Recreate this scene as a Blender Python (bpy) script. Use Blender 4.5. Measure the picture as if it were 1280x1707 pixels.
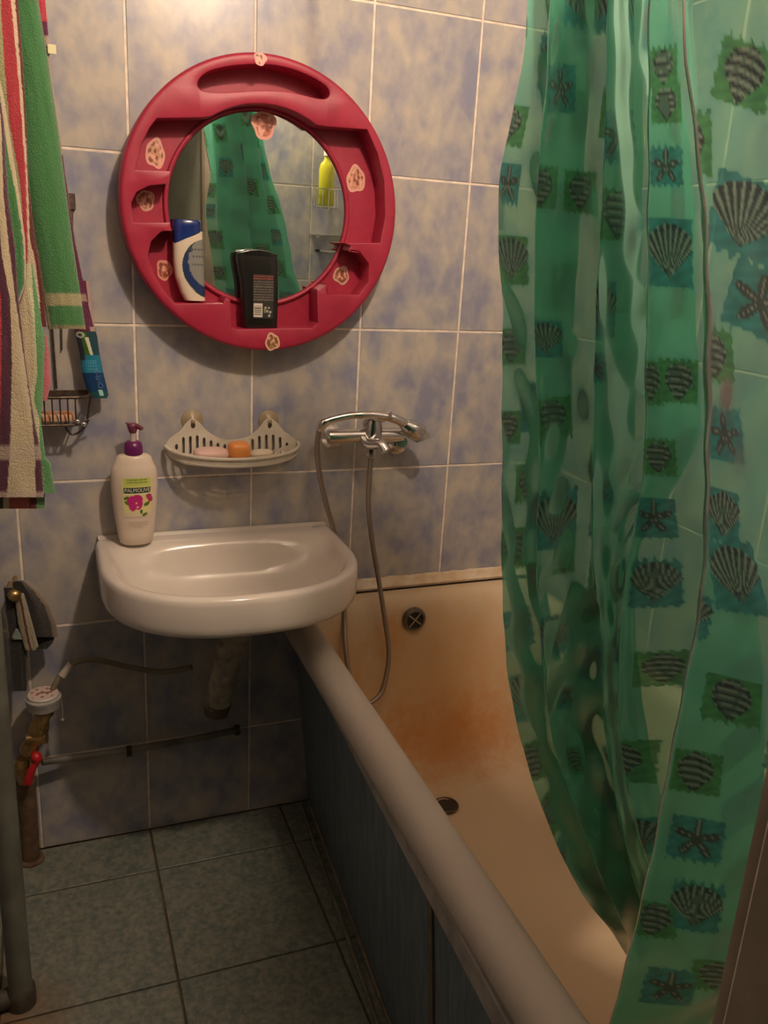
import bpy, bmesh, math, random
import numpy as np
from mathutils import Vector, Matrix, noise
random.seed(7); rng = np.random.default_rng(7)
PI = math.pi
for o in list(bpy.data.objects): bpy.data.objects.remove(o)
COL = bpy.context.scene.collection

# ---------------------------------------------------------------- camera
CAM = Vector((0.07369, -1.88008, 1.42569)); YAW, PIT, ROL, FPX = 0.38430, 0.29990, 0.05710, 1426.8
fw = Vector((math.sin(YAW)*math.cos(PIT), math.cos(YAW)*math.cos(PIT), -math.sin(PIT)))
r0 = Vector((math.cos(YAW), -math.sin(YAW), 0)); u0 = r0.cross(fw)
rt = r0*math.cos(ROL) + u0*math.sin(ROL); up = -r0*math.sin(ROL) + u0*math.cos(ROL)
cd = bpy.data.cameras.new('camera'); cam = bpy.data.objects.new('camera', cd); COL.objects.link(cam)
cd.sensor_fit = 'VERTICAL'; cd.sensor_height = 36; cd.lens = 36*FPX/1707; cd.clip_start = 0.02
cam.matrix_world = Matrix(((rt.x, up.x, -fw.x, CAM.x), (rt.y, up.y, -fw.y, CAM.y), (rt.z, up.z, -fw.z, CAM.z), (0, 0, 0, 1)))
bpy.context.scene.camera = cam
# ---------------------------------------------------------------- world, light, exposure
sc = bpy.context.scene
sc.view_settings.view_transform = 'Standard'; sc.view_settings.look = 'None'
sc.view_settings.gamma = 1; sc.view_settings.exposure = 0.0
try: sc.view_settings.use_curve_mapping = False
except Exception: pass
w = bpy.data.worlds.new('world'); sc.world = w; w.use_nodes = True
w.node_tree.nodes['Background'].inputs[0].default_value = (0.20, 0.24, 0.25, 1)
w.node_tree.nodes['Background'].inputs[1].default_value = 0.08
ld = bpy.data.lights.new('bulb_light', 'POINT'); ld.energy = 52; ld.color = (1.0, 0.76, 0.56); ld.shadow_soft_size = 0.035
lo = bpy.data.objects.new('bulb_light', ld); COL.objects.link(lo); lo.location = (0.61, -1.28, 2.31)

def at(px, py, ax, val):
    'point of the place seen at a photo pixel, on the plane axis=val'
    d = fw + rt*((px-640)/FPX) - up*((py-853.5)/FPX)
    return CAM + d*((val-CAM[ax])/d[ax])
def xat(px, y, z):
    n = rt*FPX - fw*(px-640)
    return CAM.x - (n.y*(y-CAM.y) + n.z*(z-CAM.z))/n.x

# ---------------------------------------------------------------- materials
def srgb(r, g, b):
    f = lambda c: (c/255/12.92) if c <= 10 else ((c/255+.055)/1.055)**2.4
    return (f(r), f(g), f(b))
class N:
    def __init__(s, name):
        s.m = bpy.data.materials.new(name); s.m.use_nodes = True; s.t = s.m.node_tree
        s.b = s.t.nodes['Principled BSDF']; s.out = s.t.nodes['Material Output']
    def n(s, typ, **kw):
        x = s.t.nodes.new(typ)
        for k, v in kw.items():
            if k[0] == '_': setattr(x, k[1:], v)
            else: x.inputs[k.replace('_', ' ')].default_value = v
        return x
    def l(s, a, b): s.t.links.new(a, b)
def mat(name, col, rough=.5, metal=0., var=0., vscale=30., bump=0., bscale=200., spec=None, col2=None, coat=0., trans=0.):
    N_ = N(name); b = N_.b
    b.inputs['Roughness'].default_value = rough; b.inputs['Metallic'].default_value = metal
    if spec is not None: b.inputs['Specular IOR Level'].default_value = spec
    if coat: b.inputs['Coat Weight'].default_value = coat
    if trans: b.inputs['Transmission Weight'].default_value = trans
    tc = N_.n('ShaderNodeTexCoord')
    c2 = col2 if col2 else tuple(c*(1-var) for c in col)
    if var or col2:
        nz = N_.n('ShaderNodeTexNoise', Scale=vscale, Detail=5.0); N_.l(tc.outputs['Object'], nz.inputs['Vector'])
        rp = N_.n('ShaderNodeValToRGB'); rp.color_ramp.elements[0].position = .35; rp.color_ramp.elements[1].position = .65
        rp.color_ramp.elements[0].color = (*c2, 1); rp.color_ramp.elements[1].color = (*col, 1)
        N_.l(nz.outputs['Fac'], rp.inputs[0]); N_.l(rp.outputs[0], b.inputs['Base Color'])
    else: b.inputs['Base Color'].default_value = (*col, 1)
    if bump:
        n2 = N_.n('ShaderNodeTexNoise', Scale=bscale, Detail=3.0); N_.l(tc.outputs['Object'], n2.inputs['Vector'])
        bp = N_.n('ShaderNodeBump', Strength=bump, Distance=.002); N_.l(n2.outputs['Fac'], bp.inputs['Height']); N_.l(bp.outputs[0], b.inputs['Normal'])
    return N_.m
def attr_mat(name, rough=.5, bump=0., bscale=400., sheen=0., metal=0.):
    'print colours carried by the mesh attribute "print"'
    N_ = N(name); b = N_.b; b.inputs['Roughness'].default_value = rough; b.inputs['Metallic'].default_value = metal
    a = N_.n('ShaderNodeAttribute', _attribute_name='print'); N_.l(a.outputs['Color'], b.inputs['Base Color'])
    if sheen: b.inputs['Sheen Weight'].default_value = sheen
    if bump:
        tc = N_.n('ShaderNodeTexCoord'); n2 = N_.n('ShaderNodeTexNoise', Scale=bscale, Detail=3.0); N_.l(tc.outputs['Object'], n2.inputs['Vector'])
        bp = N_.n('ShaderNodeBump', Strength=bump, Distance=.004); N_.l(n2.outputs['Fac'], bp.inputs['Height']); N_.l(bp.outputs[0], b.inputs['Normal'])
    return N_.m
def tile_mat(name, cream, blue, scale=7., rough=.25, stretch=(1, 1, 1), lo_=.42, hi_=.62, fine=.55, rust=False):
    N_ = N(name); b = N_.b
    tc = N_.n('ShaderNodeTexCoord'); oi = N_.n('ShaderNodeObjectInfo')
    ml = N_.n('ShaderNodeVectorMath', _operation='MULTIPLY'); ml.inputs[1].default_value = stretch; N_.l(tc.outputs['Object'], ml.inputs[0])
    mu = N_.n('ShaderNodeVectorMath', _operation='SCALE'); mu.inputs[0].default_value = (31, 17, 23); N_.l(oi.outputs['Random'], mu.inputs['Scale'])
    ad = N_.n('ShaderNodeVectorMath', _operation='ADD'); N_.l(ml.outputs[0], ad.inputs[0]); N_.l(mu.outputs[0], ad.inputs[1])
    nz = N_.n('ShaderNodeTexNoise', Scale=scale, Detail=2.5, Roughness=.5, Distortion=.15); N_.l(ad.outputs[0], nz.inputs['Vector'])
    n3 = N_.n('ShaderNodeTexNoise', Scale=scale*2.6, Detail=4.0, Roughness=.55, Distortion=.3); N_.l(ad.outputs[0], n3.inputs['Vector'])
    av = N_.n('ShaderNodeMath', _operation='MULTIPLY_ADD'); N_.l(n3.outputs['Fac'], av.inputs[0]); av.inputs[1].default_value = fine
    sb = N_.n('ShaderNodeMath', _operation='MULTIPLY'); N_.l(nz.outputs['Fac'], sb.inputs[0]); sb.inputs[1].default_value = 1-fine; N_.l(sb.outputs[0], av.inputs[2])
    rp = N_.n('ShaderNodeValToRGB'); e = rp.color_ramp.elements; e[0].position = lo_; e[1].position = hi_
    e[0].color = (*blue, 1); e[1].color = (*cream, 1); N_.l(av.outputs[0], rp.inputs[0])
    if rust:
        ge = N_.n('ShaderNodeNewGeometry'); sub = N_.n('ShaderNodeVectorMath', _operation='DISTANCE'); N_.l(ge.outputs['Position'], sub.inputs[0]); sub.inputs[1].default_value = (-.10, -.52, 0)
        n5 = N_.n('ShaderNodeTexNoise', Scale=22.0, Detail=4.0); N_.l(ge.outputs['Position'], n5.inputs['Vector'])
        a5 = N_.n('ShaderNodeMath', _operation='MULTIPLY_ADD'); N_.l(n5.outputs['Fac'], a5.inputs[0]); a5.inputs[1].default_value = .12; N_.l(sub.outputs['Value'], a5.inputs[2])
        m5 = N_.n('ShaderNodeMapRange', From_Min=.10, From_Max=.24, To_Min=.8, To_Max=0.0); N_.l(a5.outputs[0], m5.inputs['Value'])
        x5 = N_.n('ShaderNodeMix', _data_type='RGBA'); N_.l(m5.outputs[0], x5.inputs[0]); N_.l(rp.outputs[0], x5.inputs[6]); x5.inputs[7].default_value = (.20, .09, .03, 1); N_.l(x5.outputs[2], b.inputs['Base Color'])
    else: N_.l(rp.outputs[0], b.inputs['Base Color'])
    b.inputs['Roughness'].default_value = rough
    n2 = N_.n('ShaderNodeTexNoise', Scale=14.0, Detail=1.0); N_.l(tc.outputs['Object'], n2.inputs['Vector'])
    bp = N_.n('ShaderNodeBump', Strength=.10, Distance=.002); N_.l(n2.outputs['Fac'], bp.inputs['Height']); N_.l(bp.outputs[0], b.inputs['Normal'])
    return N_.m

M_tile = tile_mat('glazed_blue_tile', (.50, .46, .39), (.25, .265, .36), 15., .28, stretch=(1, 1, .7), lo_=.36, hi_=.63, fine=.30)
M_tile_low = M_tile
M_grout = mat('grout', (.92, .80, .68), .9, var=.25, vscale=40)
M_floor = tile_mat('floor_tile', (.235, .235, .19), (.10, .13, .12), 30., .42, (1, 2.6, 1), .36, .62, fine=.7, rust=True)
M_fgrout = mat('floor_grout', (.13, .095, .05), .95, var=.4, vscale=30)
M_apron = tile_mat('apron_tile', (.19, .23, .25), (.085, .125, .16), 20., .4, (1, 3.0, .35), .40, .64)
M_plaster = mat('plaster', (.38, .36, .32), .9, var=.08)
M_hall = mat('hallway_paint', (.20, .22, .19), .8, var=.2, vscale=3)
M_frame = mat('painted_door_frame', (.32, .27, .20), .5, var=.25, vscale=12)
M_porc = mat('porcelain', (.70, .64, .58), .13, var=.06, vscale=9, coat=.3)
M_silv = mat('worn_sill', (.40, .37, .34), .5, var=.35, vscale=25)
M_chrome = mat('chrome', (.72, .70, .68), .14, 1.0)
M_hose = mat('chrome_hose', (.34, .29, .25), .35, .9, bump=.6, bscale=500)
M_red = mat('red_plastic', (.37, .018, .052), .42, var=.12, vscale=60, bump=.12, bscale=900)
M_mirror = mat('mirror_silver', (.80, .86, .82), .012, 1.0)
M_pipe = mat('grey_painted_pipe', (.17, .175, .14), .45, var=.3, vscale=20)
M_brown = mat('rusty_pipe', (.19, .115, .065), .7, var=.5, vscale=35)
M_brass = mat('brass', (.62, .42, .17), .32, .9, var=.45, vscale=60)
M_black = mat('black_plastic', (.012, .011, .010), .28)
M_dark = mat('rubber_and_hole_shade', (.03, .025, .02), .6)  # rubber of the clips; also paints the shade inside drain and overflow
M_rust = mat('rusty_wire', (.16, .12, .09), .45, .7, var=.5, vscale=80)
M_wplast = mat('aged_white_plastic', (.66, .60, .50), .4, var=.15, vscale=30)
M_terry = attr_mat('terry_cloth', .95, .9, 420., .4)
M_print = attr_mat('printed_plastic', .35)

def tub_mat():
    N_ = N('stained_enamel'); b = N_.b
    g = N_.n('ShaderNodeTexCoord')
    nz = N_.n('ShaderNodeTexNoise', Scale=5.0, Detail=6.0, Roughness=.65); N_.l(g.outputs['Object'], nz.inputs['Vector'])
    n4 = N_.n('ShaderNodeTexNoise', Scale=26.0, Detail=5.0, Roughness=.7); N_.l(g.outputs['Object'], n4.inputs['Vector'])
    sx = N_.n('ShaderNodeSeparateXYZ'); N_.l(g.outputs['Object'], sx.inputs[0])
    base = (.62, .49, .34, 1)
    def stain(prev, c, r, col, amt, elong=(1, 1, 1)):
        sub = N_.n('ShaderNodeVectorMath', _operation='SUBTRACT'); N_.l(g.outputs['Object'], sub.inputs[0]); sub.inputs[1].default_value = c
        mm = N_.n('ShaderNodeVectorMath', _operation='MULTIPLY'); N_.l(sub.outputs[0], mm.inputs[0]); mm.inputs[1].default_value = elong
        ln = N_.n('ShaderNodeVectorMath', _operation='LENGTH'); N_.l(mm.outputs[0], ln.inputs[0])
        a = N_.n('ShaderNodeMath', _operation='MULTIPLY_ADD'); N_.l(n4.outputs['Fac'], a.inputs[0]); a.inputs[1].default_value = r*.7; N_.l(ln.outputs['Value'], a.inputs[2])
        mr = N_.n('ShaderNodeMapRange', From_Min=r*.35, From_Max=r*1.35, To_Min=amt, To_Max=0.0); mr.interpolation_type = 'SMOOTHERSTEP'; N_.l(a.outputs[0], mr.inputs['Value'])
        mx = N_.n('ShaderNodeMix', _data_type='RGBA'); N_.l(mr.outputs[0], mx.inputs[0])
        if prev is None: mx.inputs[6].default_value = base
        else: N_.l(prev, mx.inputs[6])
        mx.inputs[7].default_value = (*col, 1); return mx.outputs[2]
    c = stain(None, (.96, -.12, .36), .34, (.56, .31, .11), .75, (.8, 1, .9))
    c = stain(c, (.96, -.20, .26), .185, (.50, .19, .035), .9, (.6, 1, 1.1))
    c = stain(c, (.70, -.15, .45), .15, (.55, .27, .08), .65, (1.3, 1, .7))
    c = stain(c, (.84, -.08, .50), .06, (.55, .24, .05), .6, (1, 1, .5))
    c = stain(c, (.905, -.32, .15), .05, (.25, .12, .05), .55)
    mp = N_.n('ShaderNodeMapRange', From_Min=.42, From_Max=.7, To_Min=0.0, To_Max=.30); N_.l(nz.outputs['Fac'], mp.inputs['Value'])
    mx = N_.n('ShaderNodeMix', _data_type='RGBA'); N_.l(mp.outputs[0], mx.inputs[0]); N_.l(c, mx.inputs[6]); mx.inputs[7].default_value = (.52, .40, .25, 1)
    # the outer roll of the rim is whiter
    rm = N_.n('ShaderNodeMapRange', From_Min=.605, From_Max=.64, To_Min=1.0, To_Max=0.0); N_.l(sx.outputs['X'], rm.inputs['Value'])
    m2 = N_.n('ShaderNodeMix', _data_type='RGBA'); N_.l(rm.outputs[0], m2.inputs[0]); N_.l(mx.outputs[2], m2.inputs[6]); m2.inputs[7].default_value = (.52, .46, .40, 1)
    N_.l(m2.outputs[2], b.inputs['Base Color']); b.inputs['Roughness'].default_value = .6; b.inputs['Specular IOR Level'].default_value = .25
    return N_.m
M_tub = tub_mat()

def curtain_mat():
    N_ = N('translucent_curtain_film'); t = N_.t; b = N_.b
    a = N_.n('ShaderNodeAttribute', _attribute_name='print'); al = a.outputs['Alpha']   # alpha = ink opacity
    film = (.21, .70, .51, 1)
    col = N_.n('ShaderNodeMix', _data_type='RGBA'); N_.l(al, col.inputs[0]); col.inputs[6].default_value = film; N_.l(a.outputs['Color'], col.inputs[7])
    dif = N_.n('ShaderNodeBsdfDiffuse'); N_.l(col.outputs[2], dif.inputs[0])
    tl = N_.n('ShaderNodeBsdfTranslucent'); N_.l(col.outputs[2], tl.inputs[0])
    m1 = N_.n('ShaderNodeMixShader'); m1.inputs[0].default_value = .4; N_.l(dif.outputs[0], m1.inputs[1]); N_.l(tl.outputs[0], m1.inputs[2])
    tint = N_.n('ShaderNodeMix', _data_type='RGBA'); N_.l(al, tint.inputs[0]); tint.inputs[6].default_value = (.58, .86, .73, 1); N_.l(a.outputs['Color'], tint.inputs[7])
    tr = N_.n('ShaderNodeBsdfTransparent'); N_.l(tint.outputs[2], tr.inputs[0])
    op = N_.n('ShaderNodeMapRange', From_Min=0.0, From_Max=1.0, To_Min=.56, To_Max=.85); N_.l(al, op.inputs['Value'])
    m2 = N_.n('ShaderNodeMixShader'); N_.l(op.outputs[0], m2.inputs[0]); N_.l(tr.outputs[0], m2.inputs[1]); N_.l(m1.outputs[0], m2.inputs[2])
    gl = N_.n('ShaderNodeBsdfGlossy', Roughness=.28); gl.inputs[0].default_value = (1, 1, 1, 1)
    fr = N_.n('ShaderNodeFresnel', IOR=1.35)
    tc = N_.n('ShaderNodeTexCoord'); n2 = N_.n('ShaderNodeTexNoise', Scale=18.0, Detail=4.0); N_.l(tc.outputs['Object'], n2.inputs['Vector'])
    bp = N_.n('ShaderNodeBump', Strength=.15, Distance=.01); N_.l(n2.outputs['Fac'], bp.inputs['Height'])
    for x in (gl,): N_.l(bp.outputs[0], x.inputs['Normal'])
    m3 = N_.n('ShaderNodeMixShader'); N_.l(fr.outputs[0], m3.inputs[0]); N_.l(m2.outputs[0], m3.inputs[1]); N_.l(gl.outputs[0], m3.inputs[2])
    N_.l(m3.outputs[0], N_.out.inputs['Surface'])
    return N_.m
M_curtain = curtain_mat()

# ---------------------------------------------------------------- mesh helpers
def smooth(me, ang=40):
    me.polygons.foreach_set('use_smooth', [True]*len(me.polygons))
    try: me.set_sharp_from_angle(angle=math.radians(ang))
    except Exception: pass
def obj(name, me, m=None, parent=None, sm=None):
    if isinstance(me, bmesh.types.BMesh):
        bm = me; bmesh.ops.recalc_face_normals(bm, faces=bm.faces); me = bpy.data.meshes.new(name); bm.to_mesh(me); bm.free()
    if sm: smooth(me, sm)
    if m and not me.materials: me.materials.append(m)
    o = bpy.data.objects.new(name, me); COL.objects.link(o)
    if parent: o.parent = parent
    return o
def thing(name, label, cat, loc=(0, 0, 0), group=None):
    o = bpy.data.objects.new(name, None); COL.objects.link(o); o.location = loc; o.empty_display_size = .05
    tag(o, label, cat, group); ORIG[o.name] = Vector(loc); return o
ORIG = {}
def tag(o, label, cat, group=None):
    o['label'] = label; o['category'] = cat
    if group: o['group'] = group
    return o
def struct(o): o['kind'] = 'structure'; return o
def part(name, me, m, parent, sm=None, label=None):
    'a part given in world coordinates, kept in place under its thing'
    o = obj(name, me, m, parent, sm)
    p = parent; off = Vector((0, 0, 0))
    while p is not None: off += p.location; p = p.parent
    o.location = -off
    # sub-parts: parents that are meshes already carry -offset
    if label: o['label'] = label
    return o
def box(bm, x0, x1, y0, y1, z0, z1):
    v = [bm.verts.new(p) for p in ((x0, y0, z0), (x1, y0, z0), (x1, y1, z0), (x0, y1, z0), (x0, y0, z1), (x1, y0, z1), (x1, y1, z1), (x0, y1, z1))]
    for f in ((0, 3, 2, 1), (4, 5, 6, 7), (0, 1, 5, 4), (1, 2, 6, 5), (2, 3, 7, 6), (3, 0, 4, 7)): bm.faces.new([v[i] for i in f])
    return v
def bevel(bm, w, seg=2):
    bmesh.ops.bevel(bm, geom=bm.edges[:], offset=w, segments=seg, affect='EDGES', profile=.5, clamp_overlap=True); return bm
def tube(pts, r, seg=10, cap=True, bm=None, closed=False):
    bm = bm or bmesh.new(); pts = [Vector(p) for p in pts]; n = len(pts); rings = []
    t0 = (pts[1]-pts[0]).normalized(); nrm = t0.orthogonal().normalized()
    for i, p in enumerate(pts):
        a = pts[(i-1) % n] if (i or closed) else p; b = pts[(i+1) % n] if (i < n-1 or closed) else p
        t = (b-a).normalized(); nrm = (nrm - t*nrm.dot(t)).normalized(); bn = t.cross(nrm)
        rr = r[i] if isinstance(r, (list, tuple)) else r
        rings.append([bm.verts.new(p + (nrm*math.cos(2*PI*k/seg)+bn*math.sin(2*PI*k/seg))*rr) for k in range(seg)])
    for i in range(n if closed else n-1):
        A, B = rings[i], rings[(i+1) % n]
        for k in range(seg): bm.faces.new((A[k], A[(k+1) % seg], B[(k+1) % seg], B[k]))
    if cap and not closed: bm.faces.new(rings[0][::-1]); bm.faces.new(rings[-1])
    return bm
def spline(pts, k=8):
    P = [Vector(p) for p in pts]; out = []
    for i in range(len(P)-1):
        a, b, c, d = P[max(i-1, 0)], P[i], P[i+1], P[min(i+2, len(P)-1)]
        for j in range(k):
            t = j/k; out.append(.5*((2*b)+(c-a)*t+(2*a-5*b+4*c-d)*t*t+(3*b-a-3*c+d)*t**3))
    return out+[P[-1]]
def lathe(prof, c=(0, 0, 0), seg=24, sx=1., sy=1., axis='z', bm=None):
    bm = bm or bmesh.new(); rings = []
    for r, h in prof:
        ring = []
        for k in range(seg):
            a = 2*PI*k/seg; u, v = math.cos(a)*r*sx, math.sin(a)*r*sy
            p = (u, v, h) if axis == 'z' else ((u, h, v) if axis == 'y' else (h, u, v))
            ring.append(bm.verts.new(Vector(c)+Vector(p)))
        rings.append(ring)
    for A, B in zip(rings, rings[1:]):
        for k in range(seg): bm.faces.new((A[k], A[(k+1) % seg], B[(k+1) % seg], B[k]))
    bm.faces.new(rings[0]); bm.faces.new(rings[-1]); return bm
def loft(loops, cap0=False, cap1=True, closed=True, bm=None):
    bm = bm or bmesh.new(); R = [[bm.verts.new(p) for p in L] for L in loops]
    for A, B in zip(R, R[1:]):
        n = len(A)
        for k in range(n if closed else n-1): bm.faces.new((A[k], A[(k+1) % n], B[(k+1) % n], B[k]))
    if cap0: bm.faces.new(R[0])
    if cap1: bm.faces.new(R[-1])
    return bm
def poly_extrude(outer, y0, y1, holes=()):
    'prism of a flat XZ outline (with holes) between y0 (front) and y1 (back)'
    from mathutils.geometry import delaunay_2d_cdt
    pts, eds = [], []
    for lp in (outer, *holes):
        n0 = len(pts); pts += [Vector(p) for p in lp]; eds += [(n0+i, n0+(i+1) % len(lp)) for i in range(len(lp))]
    vv, ee, ff, _, _, _ = delaunay_2d_cdt(pts, eds, [], 0, 1e-6)
    def inside(p, lp):
        c = False
        for (x0, z0), (x1, z1) in zip(lp, lp[1:]+lp[:1]):
            if (z0 > p[1]) != (z1 > p[1]) and p[0] < (x1-x0)*(p[1]-z0)/(z1-z0)+x0: c = not c
        return c
    outer = list(outer); holes = [list(h) for h in holes]
    bm = bmesh.new(); V = [bm.verts.new((v.x, y0, v.y)) for v in vv]
    for f in ff:
        m_ = sum((vv[i] for i in f), Vector((0, 0)))/len(f)
        if inside(m_, outer) and not any(inside(m_, h) for h in holes): bm.faces.new([V[i] for i in f])
    for v in [v for v in bm.verts if not v.link_faces]: bm.verts.remove(v)
    r = bmesh.ops.extrude_face_region(bm, geom=bm.faces[:])
    for v in [g for g in r['geom'] if isinstance(g, bmesh.types.BMVert)]: v.co.y = y1
    return bm
def grid_mesh(name, P, colors=None, alpha=None):
    'P: (R,C,3) array -> quad mesh with optional print colours'
    R, C = P.shape[:2]
    idx = np.arange(R*C).reshape(R, C)
    q = np.stack([idx[:-1, :-1], idx[:-1, 1:], idx[1:, 1:], idx[1:, :-1]], -1).reshape(-1, 4)
    me = bpy.data.meshes.new(name); me.from_pydata(P.reshape(-1, 3).tolist(), [], q.tolist())
    if colors is not None:
        a = me.color_attributes.new('print', 'FLOAT_COLOR', 'POINT')
        c = np.ones((R*C, 4), np.float32); c[:, :3] = colors.reshape(-1, 3)
        if alpha is not None: c[:, 3] = alpha.reshape(-1)
        a.data.foreach_set('color', c.ravel())
    return me
def text_mesh(s, size, name='lettering'):
    cu = bpy.data.curves.new(name, 'FONT'); cu.body = s; cu.size = size; cu.align_x = 'CENTER'; cu.align_y = 'CENTER'; cu.resolution_u = 3
    o = bpy.data.objects.new(name, cu); COL.objects.link(o)
    dg = bpy.context.evaluated_depsgraph_get(); dg.update()
    me = bpy.data.meshes.new_from_object(o.evaluated_get(dg)); bpy.data.objects.remove(o); bpy.data.curves.remove(cu)
    return me

# ================================================================ THE ROOM
XL, XR, YR, ZC = -0.16, 1.275, -1.42, 2.56        # left wall, right wall, rear wall, ceiling
H, FZ = 0.3315, 1.905                               # tile row height, one joint
ROWS = [0.0, 0.248, 0.579, 0.911, 1.242, 1.574, 1.905, 2.237, ZC]
def unit_tile(wd, ht, th=.006):
    bm = bmesh.new(); c = .0012
    lo_ = [(-wd/2, 0, -ht/2), (wd/2, 0, -ht/2), (wd/2, 0, ht/2), (-wd/2, 0, ht/2)]
    ins = [(-wd/2+c, -th, -ht/2+c), (wd/2-c, -th, -ht/2+c), (wd/2-c, -th, ht/2-c), (-wd/2+c, -th, ht/2-c)]
    md = [(x, -th+c, z) for x, y, z in lo_]
    return loft([lo_, md, ins], cap0=True)
TM = {}
def tile_mesh(wd, ht, m, th=.006):
    k = (round(wd, 4), round(ht, 4), m.name)
    if k not in TM:
        bm = unit_tile(wd, ht, th); bmesh.ops.recalc_face_normals(bm, faces=bm.faces)
        me = bpy.data.meshes.new('tile'); bm.to_mesh(me); bm.free(); me.materials.append(m); TM[k] = me
    return TM[k]
def tile_wall(name, rotz, base, us, vs, m=M_tile, ub=None, skip=None):
    'backing slab with recessed joints, each tile a child; local +x along wall, local -y into the room'
    wl = bpy.data.objects.new(name, None)
    u0_, u1_ = us[0], us[-1]; bm = bmesh.new()
    if ub is None: box(bm, u0_, u1_, -.0042, .09, vs[0], vs[-1])
    else:
        for b in ub: box(bm, b[0], b[1], -.0042, .09, b[2], b[3])
    o = obj(name, bm, M_grout); struct(o); o.location = base; o.rotation_euler = (0, 0, rotz)
    g = .0048
    for a, b in zip(us, us[1:]):
        for c, d in zip(vs, vs[1:]):
            if b-a < .02 or (skip and skip(a, b, c, d)): continue
            t = bpy.data.objects.new('tile', tile_mesh(b-a-g, d-c-g, m)); COL.objects.link(t); t.parent = o
            t.location = ((a+b)/2, 0, (c+d)/2); t.rotation_euler = (random.uniform(-.002, .002), 0, random.uniform(-.003, .003))
    return o
bpy.data.objects.remove  # noqa
wall_back = tile_wall('wall_back', 0, (0, .006, 0), [XL, 0, .25, .5, .75, 1.0, 1.25, XR], ROWS)
wall_left = tile_wall('wall_left', PI/2, (XL-.006, YR, 0), [0, .17, .42, .67, .92, 1.17, 1.42], ROWS)
wall_right = tile_wall('wall_right', -PI/2, (XR+.006, 0, 0), [0, .25, .5, .75, 1.0, 1.25, 1.42], ROWS)
# rear wall with the doorway; local x runs toward -X
DX0, DX1, DZ = -.10, .633, 1.97
RV = [0.0, .30, .63, .96, 1.29, 1.625, DZ, 2.29, ZC]
ru = [0, XR-1.03, XR-.78, XR-DX1, XR-DX1+.17, XR-DX1+.42, XR-DX0, XR-XL]
wall_rear = tile_wall('wall_rear', PI, (XR, YR-.006, 0), ru, RV,
    ub=[(0, XR-DX1, 0, ZC), (XR-DX0, XR-XL, 0, ZC), (XR-DX1, XR-DX0, DZ, ZC)],
    skip=lambda a, b, c, d: a >= XR-DX1-.001 and b <= XR-DX0+.001 and d <= DZ+.001)
# door frame: inner casing, jambs and lintel
bm = bmesh.new()
box(bm, DX1, DX1+.062, YR-.0125+.006, YR+.012, 0, DZ+.06); box(bm, DX0-.05, DX0, YR-.0125+.006, YR+.012, 0, DZ+.06)
box(bm, DX0, DX1, YR-.0065, YR+.012, DZ, DZ+.06)
bevel(bm, .004); struct(obj('trim_1', bm, M_frame, sm=30))
bm = bmesh.new()
box(bm, DX1-.004, DX1+.03, YR-.055, YR-.0065, 0, DZ); box(bm, DX0, DX0+.022, YR-.10, YR-.0065, 0, DZ); box(bm, DX0+.022, DX1-.022, YR-.10, YR-.0065, DZ-.022, DZ)
struct(obj('trim_2', bm, M_frame))
bm = bmesh.new(); box(bm, 0, .04, -.74, -.004, .01, DZ-.01); bevel(bm, .002, 1); dl = struct(obj('door_1', bm, mat('grey_green_door', (.42, .43, .34), .5, var=.15, vscale=8), sm=30))
dl.location = (DX1+.002, YR-.058, 0); dl.rotation_euler = (0, 0, math.radians(-14))
# hallway behind the camera, seen only in the mirror
bm = bmesh.new(); box(bm, -1.6, 2.2, -3.30, -3.20, 0, ZC); struct(obj('wall_hallway', bm, M_hall))
# floor with single tiles
bm = bmesh.new(); box(bm, -1.6, 2.2, -3.2, .09, -.08, -.006); fl = struct(obj('floor', bm, M_fgrout))
fx = [XL, -.08, .25, .583, .70]; fy = [0.0, -.155, -.488, -.82, -1.153, -1.42]
for i, (a, b) in enumerate(zip(fx, fx[1:])):
    for c, d in zip(fy, fy[1:]):
        wd, dp = b-a-.005, c-d-.005
        me = tile_mesh(wd, dp, M_floor, .006); t = bpy.data.objects.new('tile', me); COL.objects.link(t); t.parent = fl
        t.rotation_euler = (-PI/2, 0, 0); t.location = ((a+b)/2, (c+d)/2, -.006)
for a in range(-1, 3):
    me = tile_mesh(.328, .328, M_floor, .006)
    for q in range(4):
        t = bpy.data.objects.new('tile', me); COL.objects.link(t); t.parent = fl
        t.rotation_euler = (-PI/2, 0, 0); t.location = (a*.333+.085, -1.42-.167-.333*q, -.006)
bm = bmesh.new(); box(bm, XL-.1, XR+.1, -3.2, .1, ZC, ZC+.06); struct(obj('ceiling', bm, M_plaster))

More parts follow.
